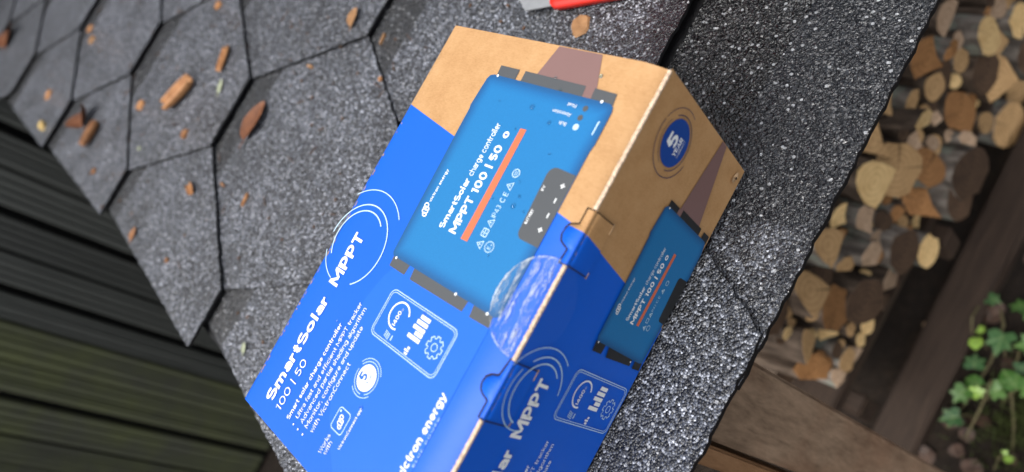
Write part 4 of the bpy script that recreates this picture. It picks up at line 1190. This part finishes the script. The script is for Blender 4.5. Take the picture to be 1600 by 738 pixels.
def phone(face, x0, y0, x1, y1, sx, sy, yc):
    """Line drawing of a phone screen: gauge with 1400 W, bar chart, panel and gear symbols."""
    ink('phone_outline', stroke(rrect(x0, y0, x1, y1, 0.0032 * sy), 0.00042, True) + stroke(rrect(x0 + 0.0010, y0 + 0.0010 * sy, x1 - 0.0010, y1 - 0.0010 * sy, 0.0025 * sy), 0.00030, True), Pl, face, 3)
    X = lambda u: x0 + (u - 0.0656) * sx
    Y = lambda v: yc + (v - 0.0544) * sy
    g = [(X(0.0791 + 0.0062 * math.cos(R(a))), Y(0.0663 + 0.0062 * math.sin(R(a)))) for a in range(-20, 251, 10)]
    ink('gauge', stroke([(2 * X(0.0791) - p[0], p[1]) for p in g], 0.0008), Wt, face, 3)
    text('1400', X(0.0738), X(0.0812), Y(0.0656), face, Wt, 0.022, 0.0023 * sy); text('w', X(0.0815), X(0.0829), Y(0.0656), face, Wt, 0.0, 0.0012)
    bars = [(0.0748, 0.0560), (0.0772, 0.0527), (0.0794, 0.0555), (0.0820, 0.0548), (0.0845, 0.0540)]
    ink('bar_chart', [[(X(x - 0.0008), Y(0.0476)), (X(x + 0.0010), Y(0.0476)), (X(x + 0.0010), Y(t)), (X(x - 0.0008), Y(t))] for x, t in bars], Wt, face, 3)
    ink('bar_chart', [[(X(0.0672), Y(0.0507)), (X(0.0681), Y(0.0507)), (X(0.0681), Y(0.0527)), (X(0.0672), Y(0.0527))], [(X(0.0685), Y(0.0507)), (X(0.0694), Y(0.0507)), (X(0.0694), Y(0.0535)), (X(0.0685), Y(0.0535))], [(X(0.0698), Y(0.0507)), (X(0.0708), Y(0.0507)), (X(0.0708), Y(0.0522)), (X(0.0698), Y(0.0522))]], Wt, face, 3)
    pn = []
    for i in range(4): pn += stroke([(X(0.0676 + 0.0008 * i), Y(0.0655)), (X(0.0684 + 0.0008 * i), Y(0.0690))], 0.00028)
    for i in range(3): pn += stroke([(X(0.0678 + 0.0003 * i), Y(0.0658 + 0.0014 * i)), (X(0.0704 + 0.0003 * i), Y(0.0658 + 0.0014 * i))], 0.00028)
    pn += stroke([(X(0.0680), Y(0.0638)), (X(0.0704), Y(0.0638))], 0.0007)
    ink('panel_symbol', pn, Pl, face, 3)
    gp = []
    for i in range(8):
        for da, rr in ((-17, 0.0037), (-11, 0.0049), (11, 0.0049), (17, 0.0037)):
            a = R(i * 45 + da); gp.append((X(0.0768 + rr * math.cos(a)), Y(0.0386 + rr * math.sin(a))))
    ink('gear_symbol', stroke(gp, 0.0004, True) + stroke([(X(0.0768 + 0.0017 * math.cos(R(a))), Y(0.0386 + 0.0017 * math.sin(R(a)))) for a in range(0, 360, 20)], 0.0004, True), Pl, face, 3)
phone('T', 0.0656, 0.0306, 0.0882, 0.0782, 1.0, 1.0, 0.0544)

# ---- front panel print
ink('mauve_beam', [[(0.2194, 0.0348), (0.2194, 0.0296), (0.1893, 0.0195), (0.176, 0.015), (0.176, 0.047), (0.1817, 0.0400)]], M['mauve'], 'S', 1)
fx, fy = 0.2000, 0.0695
ink('warranty_badge', [disc(fx, fy, 0.0104, 40)], M['navy'], 'S', 2)
ink('ring_line', stroke(arc(fx, fy, 0.0119, -170, 40, 50), 0.0004) + stroke(arc(fx, fy, 0.0119, 60, 160, 30), 0.00025) + stroke(arc(fx, fy, 0.0150, -20, 70, 30), 0.0003) + stroke(arc(fx, fy, 0.0150, 75, 255, 50), 0.0004), M['ink'], 'S', 2)
text('5', 0.1966, 0.2032, 0.0685, 'S', Wt, 0.030, 0.0075); text('YEAR', 0.1953, 0.2040, 0.0652, 'S', Wt, 0.025, 0.0028); text('WARRANTY', 0.1960, 0.2042, 0.0630, 'S', Wt, 0.0, 0.0013)
sbody = [(0.1112, 0.0058), (0.1122, 0.0039), (0.130, 0.0032), (0.1560, 0.0026), (0.1585, 0.0014), (0.1730, 0.0020), (0.1778, 0.0036), (0.1786, 0.0052), (0.1785, 0.0502), (0.1770, 0.0526), (0.1640, 0.0538), (0.1622, 0.0530), (0.140, 0.0522), (0.1135, 0.0513), (0.1117, 0.0500)]
ink('mounting_flange', flange([[(0.1815, 0.0506), (0.1815, 0.0412), (0.1778, 0.0412), (0.1778, 0.0506)], [(0.1821, 0.0373), (0.1821, 0.0139), (0.1778, 0.0137), (0.1778, 0.0372)], [(0.1820, 0.0100), (0.1820, 0.0031), (0.1778, 0.0030), (0.1778, 0.0096)]]), M['black'], 'S', 2)
ink('mounting_flange', flange([[(0.1118, 0.0509), (0.1118, 0.0419), (0.1072, 0.0421), (0.1070, 0.0500)], [(0.1118, 0.0386), (0.1118, 0.0138), (0.1080, 0.0137), (0.1068, 0.0370)], [(0.1118, 0.0110), (0.1118, 0.0034), (0.1079, 0.0031), (0.1075, 0.0104)]]), M['black'], 'S', 2)
device('S', sbody, 0.0048, 3)
ink('terminal_block', [[(0.1334, 0.0022), (0.1574, 0.0014)] + arc(0.1548, 0.0088, 0.0022, 0, 90, 5) + arc(0.1352, 0.0078, 0.0018, 90, 180, 5)], M['black'], 'S', 4)
ink('screw', [disc(0.1781, 0.0490, 0.0005, 8), disc(0.1115, 0.0490, 0.0005, 8), disc(0.1100, 0.0150, 0.0005, 8)], Wt, 'S', 5)
ink('emblem', squiggle(0.1282, 0.0473, 0.0018), Wt, 'S', 5)
text('victron energy', 0.1310, 0.1437, 0.0468, 'S', Wt, 0.012)
text('SmartSolar', 0.1257, 0.1430, 0.0349, 'S', Wt, 0.022, 0.0024); text('charge controller', 0.1443, 0.1632, 0.0349, 'S', Wt, 0.004, 0.0024)
text('MPPT 100 | 50', 0.1256, 0.1570, 0.0293, 'S', Wt, 0.028, 0.0033)
ink('radio_symbol', stroke(disc(0.1600, 0.0308, 0.0010, 16), 0.0006, True), Wt, 'S', 5)
ink('orange_bar', [[(0.1262, 0.0241), (0.1640, 0.0240), (0.1640, 0.0264), (0.1262, 0.0266)]], M['orange'], 'S', 5)
ink('marking_symbol', tri(0.1272, 0.0187, 0.0011) + tri(0.1340, 0.0190, 0.0011) + tri(0.1465, 0.0192, 0.0011) + stroke(disc(0.1508, 0.0190, 0.0012, 14), 0.0003, True) + stroke(rrect(0.1297, 0.0181, 0.1319, 0.0202, 0.0003, 2), 0.0003, True) + stroke(disc(0.1280, 0.0150, 0.0014, 14), 0.0003, True), Pl, 'S', 5)
text('IP43', 0.1356, 0.1392, 0.0184, 'S', Pl, 0.0, 0.0016); text('C E', 0.1402, 0.1438, 0.0184, 'S', Pl, 0.0, 0.0018)
text('SmartSolar', 0.0020, 0.0560, 0.0669, 'S', Wt, 0.031, 0.0072)
text('MPPT', 0.0614, 0.0880, 0.0672, 'S', Wt, 0.031, 0.0080)
ax, ay = 0.0806, 0.0745
ink('ring_line', stroke(arc(ax, ay, 0.0136, 165, -45, 50), 0.00065), Pl, 'S', 8)
ink('ring_line', stroke(arc(ax, ay + 0.001, 0.0162, 60, 196, 40), 0.0005) + stroke(arc(ax, ay, 0.0166, 42, -80, 40), 0.0006), Pl, 'S', 8)
ink('ring_line', stroke(arc(0.0770, 0.0755, 0.0240, 60, -35, 40), 0.00045), Pl, 'S', 8)
text('Smart solar charge controller', 0.0020, 0.0513, 0.0507, 'S', Wt, 0.016)
text('Ultra fast and efficient MPPT tracker', 0.0050, 0.0638, 0.0462, 'S', Wt, 0.002)
text('Advanced partial shading algorithm', 0.0050, 0.0627, 0.0413, 'S', Wt, 0.002)
text('Monitor, configure and update', 0.0050, 0.0553, 0.0364, 'S', Wt, 0.002)
text('with VictronConnect', 0.0055, 0.0390, 0.0316, 'S', Wt, 0.002)
phone('S', 0.0736, 0.0036, 0.0976, 0.0530, 1.04, 1.0, 0.0282)

# ---- clear round seal over the edge of the lid (stuck on the box)
bm = bmesh.new()
sx, sy, sr = 0.1117, 0.0022, 0.0216
sr_ = random.Random(21)
def seal_pt(u, v):
    n = 0.0005 + 0.00045 * abs(math.sin(u * 900 + v * 500)) * abs(math.sin(v * 1100 - u * 300))
    if v >= 0.0018: return (sx + u, v, ztop(v) + n)
    if v > -0.0006: return (sx + u, v, ztop(0.0018) + 0.0009)
    return (sx + u, -0.0009, EDGE + 0.0006 + v)
G = 56
grid = {}
for i in range(G + 1):
    for j in range(G + 1):
        u, v = -sr + 2 * sr * i / G, -sr + 2 * sr * j / G
        d = math.hypot(u, v)
        if d > sr * 1.03: continue
        if d > sr: u, v = u * sr / d, v * sr / d
        grid[i, j] = bm.verts.new(seal_pt(u, v + sy))
for i in range(G):
    for j in range(G):
        ks = [(i, j), (i + 1, j), (i + 1, j + 1), (i, j + 1)]
        vs = [grid[k] for k in ks if k in grid]
        if len(vs) >= 3: bm.faces.new(vs)
bm.normal_update()
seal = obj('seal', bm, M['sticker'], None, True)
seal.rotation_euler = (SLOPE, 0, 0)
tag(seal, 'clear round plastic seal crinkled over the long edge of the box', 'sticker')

# ---- rain drops on the lid
bmp = None
drop_me = None
for k, (x, y, r) in enumerate([(0.1885, 0.0564, .0013), (0.1839, 0.0428, .0011), (0.1996, 0.0465, .0007), (0.2045, 0.0526, .0007), (0.2098, 0.0297, .0009), (0.1871, 0.0770, .0005), (0.1768, 0.0588, .0005), (0.1446, 0.0379, .0012),
                              (0.1494, 0.0373, .0007), (0.1443, 0.0311, .0006), (0.1553, 0.0414, .0005), (0.1440, 0.0505, .0005), (0.1440, 0.0052, .0006), (0.1211, 0.0366, .0005), (0.0867, 0.0530, .0008), (0.0372, 0.0591, .0008), (0.0600, 0.1020, .0004), (0.171, 0.034, .0005)]):
    if drop_me is None:
        bm = bmesh.new()
        bmesh.ops.create_uvsphere(bm, u_segments=14, v_segments=10, radius=1.0)
        for v in bm.verts:
            v.co.z = v.co.z * 0.55 if v.co.z > 0 else v.co.z * 0.45
        o = obj('water_drop', bm, M['water'], None, True); drop_me = o.data
    else:
        o = bpy.data.objects.new('water_drop', drop_me); col.objects.link(o)
    o.scale = (r, r * rng.uniform(0.85, 1.2), r)
    o.location = Ar @ Vector((x, y, ztop(y) + 0.0004))
    o.rotation_euler = (SLOPE, 0, 0)
    big = r > 0.00105
    lab = {0: 'large round water drop on the picture near the status lights', 1: 'water drop on the picture beside the word Bulk', 7: 'oval water drop above the terminal block in the picture', 14: 'water drop on the line drawing of a phone screen', 15: 'water drop at the end of the app lettering'}.get(k, 'tiny rain drop standing on the lid of the box')
    tag(o, lab, 'water drop', 'rain drops on the box')

# ------------------------------------------------------------------ leaves and wood bits lying on the roof
def in_poly(p, poly):
    c = False
    for i in range(len(poly)):
        a, b = poly[i], poly[i - 1]
        if (a[1] > p[1]) != (b[1] > p[1]) and p[0] < (b[0] - a[0]) * (p[1] - a[1]) / (b[1] - a[1]) + a[0]: c = not c
    return c
def roof_z(x, y):
    best = -0.009
    for poly, yb in HEX:
        if in_poly((x, y), poly): best = max(best, -STEP * (y - yb) / ROW)
    return best
def on_roof(o, x, y, up, rz=0.0, tilt=(0, 0)):
    o.location = Ar @ Vector((x, y, roof_z(x, y) + up))
    o.rotation_euler = (Ar @ Matrix.Rotation(rz, 3, 'Z') @ Matrix.Rotation(tilt[0], 3, 'X') @ Matrix.Rotation(tilt[1], 3, 'Y')).to_euler()
M['leaf_brown'] = mat_dryleaf('red_brown_leaf', (0.075, 0.026, 0.012), (0.20, 0.075, 0.03))
M['leaf_tan'] = mat_dryleaf('tan_leaf', (0.20, 0.10, 0.04), (0.40, 0.22, 0.10))
M['leaf_pale'] = mat_dryleaf('pale_leaf', (0.22, 0.25, 0.16), (0.38, 0.40, 0.28))
M['chip_orange'] = mat_dryleaf('orange_bark_chip', (0.25, 0.105, 0.036), (0.50, 0.25, 0.105))
M['chip_yellow'] = mat_dryleaf('yellow_wood_chip', (0.36, 0.24, 0.08), (0.55, 0.40, 0.16))
M['chip_brown'] = mat_dryleaf('brown_chip', (0.16, 0.065, 0.025), (0.36, 0.17, 0.07))
def curl(ln, w, rad, arc_deg, n=8):
    """A curled strip of bark: a gutter along x, with thickness."""
    bm = bmesh.new(); rows = []
    for i in range(7):
        x = ln * (i / 6 - 0.5)
        k = 1 - 0.25 * abs(i / 3 - 1) ** 3
        row = []
        for j in range(n + 1):
            a = R(-arc_deg / 2 + arc_deg * j / n)
            row.append((x + rng.uniform(-.03, .03) * w, math.sin(a) * rad * k, rad - math.cos(a) * rad * k))
        rows.append(row)
    th = rad * 0.28
    top = [[bm.verts.new((x, y, z + th)) for x, y, z in r] for r in rows]
    bot = [[bm.verts.new((x, y * 1.08, z)) for x, y, z in r] for r in rows]
    for i in range(6):
        for j in range(n):
            bm.faces.new((top[i][j], top[i + 1][j], top[i + 1][j + 1], top[i][j + 1]))
            bm.faces.new((bot[i][j], bot[i][j + 1], bot[i + 1][j + 1], bot[i + 1][j]))
        for j, fl in ((0, 0), (n, 1)):
            bm.faces.new((top[i][j], bot[i][j], bot[i + 1][j], top[i + 1][j]))
    for i in (0, 6):
        for j in range(n):
            bm.faces.new((top[i][j], top[i][j + 1], bot[i][j + 1], bot[i][j]))
    bmesh.ops.recalc_face_normals(bm, faces=bm.faces[:])
    return bm
def chip_bm(ln, w, h):
    n = 9; bm = bmesh.new()
    ring = []
    for i in range(n):
        a = 2 * math.pi * i / n
        ex = abs(math.cos(a)) ** 0.6 * math.copysign(1, math.cos(a)); ey = abs(math.sin(a)) ** 0.6 * math.copysign(1, math.sin(a))
        ring.append((ex * ln / 2 * rng.uniform(0.8, 1.1), ey * w / 2 * rng.uniform(0.75, 1.15)))
    lo = [bm.verts.new((x, y, 0)) for x, y in ring]
    hi = [bm.verts.new((x * 0.9, y * 0.85, h * rng.uniform(0.8, 1.1))) for x, y in ring]
    bm.faces.new(hi); bm.faces.new(lo[::-1])
    for i in range(n): bm.faces.new((lo[i], lo[(i + 1) % n], hi[(i + 1) % n], hi[i]))
    return bm
def leaf3(s, wid, curlk):
    """A dead leaf blade along x with a midrib fold, curled edges and a stalk."""
    bm = bmesh.new(); rows = []
    n = 9
    for i in range(n + 1):
        t = i / n
        hw = wid * (math.sin(math.pi * min(1, t * 0.93 + 0.05)) ** 0.75) * 0.5 + 0.0003
        row = []
        for j in range(5):
            q = j / 2 - 1
            row.append(bm.verts.new(((t - 0.5) * s, q * hw * (1 + rng.uniform(-.06, .06)), curlk * hw * q * q + curlk * 0.35 * s * (t - 0.5) ** 2 + rng.uniform(0, .03) * wid)))
        rows.append(row)
    for i in range(n):
        for j in range(4): bm.faces.new((rows[i][j], rows[i + 1][j], rows[i + 1][j + 1], rows[i][j + 1]))
    t = tube_bm([(-0.5 * s, 0, 0.0006), (-0.62 * s, 0.03 * s, 0.0012), (-0.75 * s, 0.02 * s, 0.0008)], 0.0006, 0.0004, 5)
    tmp = bpy.data.meshes.new('t'); t.to_mesh(tmp); t.free(); bm.from_mesh(tmp); bpy.data.meshes.remove(tmp)
    return bm
BITS = [
 ('curl', 'bark_curl', 'bark curl', 0.1222, 0.6529, -0.5, (0.046, 0.020, 0.0085), 'chip_orange', 'large orange brown bark curl, biggest one on the shingles'),
 ('curl', 'bark_strip', 'bark strip', 0.1782, 0.6007, 0.55, (0.033, 0.012, 0.005), 'chip_orange', 'narrow tan bark strip lying up the slope from the pale leaf'),
 ('leaf', 'small_leaf', 'leaf', 0.1497, 0.5761, 0.6, (0.018, 0.008, 0.15), 'leaf_pale', 'small pale greenish white leaf below a narrow tan strip'),
 ('chip', 'bark_chip', 'bark chip', 0.0877, 0.7539, 0.3, (0.016, 0.020, 0.003), 'chip_orange', 'squarish tan bark chip on the seam left of the large bark curl'),
 ('leaf', 'curled_leaf', 'leaf', 0.0317, 0.8995, 1.0, (0.036, 0.042, 0.75), 'leaf_brown', 'crumpled brown leaf with tan rim at a shingle corner'),
 ('curl', 'bark_strip', 'bark strip', 0.0224, 0.8387, 0.2, (0.036, 0.016, 0.007), 'chip_brown', 'dark orange bark strip just below the crumpled brown leaf'),
 ('chip', 'bark_chip', 'bark chip', 0.0872, 0.5926, 0.4, (0.013, 0.013, 0.003), 'chip_brown', 'small rusty bark chip below the large bark curl'),
 ('curl', 'bark_strip', 'bark strip', 0.0448, 0.5177, 1.2, (0.016, 0.007, 0.004), 'chip_orange', 'small hooked orange strip left of two thin slivers'),
 ('chip', 'wood_sliver', 'sliver', 0.0653, 0.4729, 1.5, (0.013, 0.0025, 0.0015), 'chip_orange', 'thin reddish sliver lying across a shingle seam'),
 ('chip', 'wood_sliver', 'sliver', 0.0663, 0.4196, 0.2, (0.016, 0.0035, 0.002), 'chip_orange', 'straight tan sliver on the shingle above the box'),
 ('leaf', 'brown_leaf', 'leaf', 0.1337, 0.4785, 0.12, (0.042, 0.028, 0.35), 'leaf_brown', 'glossy red brown leaf lying along a shingle edge'),
 ('chip', 'wood_chip', 'wood chip', -0.0153, 1.0389, 1.5, (0.036, 0.016, 0.004), 'chip_yellow', 'bright yellow wood chip at the left edge of the roof'),
 ('chip', 'bark_chip', 'bark chip', 0.0255, 1.1003, 0.6, (0.020, 0.022, 0.003), 'chip_orange', 'tan bark chip on the shingle behind bright yellow chip'),
 ('chip', 'bark_chip', 'bark chip', 0.1475, 1.1062, 0.2, (0.017, 0.018, 0.003), 'chip_orange', 'upper one of two small tan chips by the far seam'),
 ('chip', 'bark_chip', 'bark chip', 0.1331, 1.0627, 1.1, (0.018, 0.019, 0.003), 'leaf_tan', 'lower one of two small tan chips by the far seam'),
 ('leaf', 'brown_leaf', 'leaf', 0.0614, 1.5398, 0.9, (0.055, 0.060, 0.5), 'leaf_brown', 'rusty leaf far up the roof at the left edge of the photo'),
 ('chip', 'bark_chip', 'bark chip', 0.2372, 0.6992, 0.3, (0.012, 0.016, 0.003), 'chip_orange', 'orange bark chip at the top edge of the photo'),
 ('leaf', 'small_leaf', 'leaf', 0.2565, 0.4061, 0.45, (0.020, 0.012, 0.5), 'leaf_tan', 'small ochre leaf on the shingle above the seam corner'),
 ('chip', 'wood_sliver', 'sliver', 0.2019, 0.4393, 1.6, (0.013, 0.004, 0.002), 'leaf_tan', 'pale tan sliver caught in a shingle seam'),
 ('chip', 'wood_sliver', 'sliver', 0.2451, 0.3569, 0.15, (0.014, 0.004, 0.002), 'leaf_tan', 'pale tan sliver standing at the corner where three shingles meet'),
 ('chip', 'bark_chip', 'bark chip', 0.2100, 0.3243, 0.5, (0.005, 0.005, 0.002), 'chip_orange', 'tiny orange crumb of bark near the box'),
 ('chip', 'bark_chip', 'bark chip', -0.0107, 0.7680, 0.5, (0.010, 0.010, 0.002), 'chip_brown', 'tiny rusty bark crumb near the roof edge above the green boards'),
 ('leaf', 'brown_leaf', 'leaf', -0.0300, 0.5846, 0.5, (0.015, 0.010, 0.4), 'chip_brown', 'little rusty leaf stuck on the cut edge of the shingles'),
 ('chip', 'wood_chip', 'wood chip', 0.0452, 0.6858, 0.5, (0.006, 0.007, 0.002), 'leaf_pale', 'tiny pale crumb in the middle of a far shingle'),
 ('chip', 'bark_chip', 'bark chip', -0.0235, 0.4870, 0.5, (0.006, 0.006, 0.002), 'chip_brown', 'tiny brown crumb on the lowest pointed shingle by the roof edge'),
 ('leaf', 'small_leaf', 'leaf', -0.0290, 0.3076, 0.8, (0.009, 0.005, 0.3), 'leaf_pale', 'tiny pale green leaf next to the left corner of the box'),
 ('chip', 'tan_leaf', 'leaf', 0.2850, 0.1520, 0.6, (0.020, 0.018, 0.0012), 'leaf_tan', 'withered tan leaf scrap beneath the red knife handle'),
]
for kind, nm, cat, x, y, rz, dim, mt, lab in BITS:
    if kind == 'curl':
        bm = curl(dim[0], dim[1], dim[2], 190 if dim[2] > 0.006 else 150)
        o = obj(nm, bm, M[mt], None, True); up = dim[2] * 0.15
    elif kind == 'chip':
        o = obj(nm, chip_bm(dim[0] * 0.85, dim[1] * 0.8, dim[2]), M[mt]); up = 0.0004
    else:
        o = obj(nm, leaf3(dim[0], dim[1], dim[2]), M[mt], None, True); up = 0.0012
    on_roof(o, x, y, up, rz, (rng.uniform(-.05, .05), rng.uniform(-.05, .05)))
    tag(o, lab, cat, 'leaves and wood bits on the roof')

# fine crumbs and needles, mostly caught in the joints
cr = random.Random(41)
bm = bmesh.new()
for i in range(260):
    x, y = cr.uniform(-0.02, 0.34), cr.uniform(0.14, 1.2)
    z0 = roof_z(x, y)
    if cr.random() < 0.6:                      # look for a joint close by and slide into it
        for q in range(12):
            dx_, dy_ = cr.uniform(-0.02, 0.02), cr.uniform(-0.02, 0.02)
            if roof_z(x + dx_, y + dy_) - z0 > 0.0025: x, y = x + dx_ * 0.8, y + dy_ * 0.8; break
    z0 = roof_z(x, y) + 0.0006
    a = cr.uniform(0, 6.28); needle = cr.random() < 0.25
    ln = cr.uniform(0.006, 0.014) if needle else cr.uniform(0.0012, 0.003); w = 0.0005 if needle else ln * 0.6
    Mx = Matrix.Translation((x, y, z0)) @ Matrix.Rotation(a, 4, 'Z')
    vs, _ = add_box(bm, -ln / 2, ln / 2, -w / 2, w / 2, 0, 0.0006 if needle else ln * 0.35, Mx)
o = obj('needle_litter', bm, mat_dryleaf('dark_needles', (0.05, 0.024, 0.012), (0.16, 0.085, 0.045)))
o.rotation_euler = (SLOPE, 0, 0)
tag(o, 'fine brown needles and crumbs scattered over the shingles and joints', 'litter', None, 'stuff')

# ------------------------------------------------------------------ red snap-off knife
M['red'] = mat_plain('red_plastic', (0.62, 0.022, 0.012), 0.38, 0.5, 0.04, 40, 0.05)
M['steel'] = mat_plain('blade_steel', (0.62, 0.62, 0.60), 0.32, 0.5, 0.1, 200, 0.1, 0.85)
M['dark_plastic'] = mat_plain('black_plastic', (0.02, 0.02, 0.02), 0.45, 0.5)
knife = empty('utility_knife')
tag(knife, 'red utility knife with its steel blade out, at the top of the photo', 'knife')
kdir = (Vector((0.3028, 0.1305)) - Vector((0.2892, 0.1764))).normalized()
kx = math.atan2(kdir.y, kdir.x)
kz = -0.0005
knife.location = Ar @ Vector((0.2898, 0.1788, kz))
knife.rotation_euler = (Ar @ Matrix.Rotation(kx, 3, 'Z')).to_euler()
# local x runs from the blade end to the tail, local y away from the box
def rounded_bar(x0, x1, y0, y1, z0, z1, r):
    return bevelled_box(x0, x1, y0, y1, z0, z1, r)
bm = bmesh.new()
prof = [(0.0, 0.003), (0.002, 0.0008), (0.006, 0.0), (0.135, 0.0), (0.143, 0.003), (0.145, 0.009), (0.143, 0.017), (0.135, 0.0205), (0.006, 0.0205), (0.001, 0.018), (-0.001, 0.010)]
lo = [bm.verts.new((x, y, 0.0)) for x, y in prof]; hi = [bm.verts.new((x, y, 0.011)) for x, y in prof]
bm.faces.new(hi); bm.faces.new(lo[::-1])
for i in range(len(prof)): bm.faces.new((lo[i], lo[(i + 1) % len(prof)], hi[(i + 1) % len(prof)], hi[i]))
bmesh.ops.recalc_face_normals(bm, faces=bm.faces[:])
bmesh.ops.bevel(bm, geom=[e for e in bm.edges if abs(e.verts[0].co.z - e.verts[1].co.z) < 1e-6], offset=0.0028, segments=3, affect='EDGES')
obj('handle', bm, M['red'], knife, True)
for i in range(9):
    x = 0.016 + i * 0.006
    obj('grip_rib', bevelled_box(x, x + 0.0024, 0.0026, 0.018, 0.0105, 0.0118, 0.0005), M['red'], knife)
obj('slider', bevelled_box(0.074, 0.092, 0.0065, 0.0135, 0.0112, 0.0145, 0.0008), M['dark_plastic'], knife)
bm = bmesh.new()
pr = [(0.004, 0.0024), (-0.0216, 0.0021), (-0.0312, 0.0136), (0.004, 0.0136)]
lo = [bm.verts.new((x, y, 0.0052)) for x, y in pr]; hi = [bm.verts.new((x, y, 0.0060)) for x, y in pr]
bm.faces.new(hi); bm.faces.new(lo[::-1])
for i in range(4): bm.faces.new((lo[i], lo[(i + 1) % 4], hi[(i + 1) % 4], hi[i]))
bmesh.ops.recalc_face_normals(bm, faces=bm.faces[:])
obj('blade', bm, M['steel'], knife)
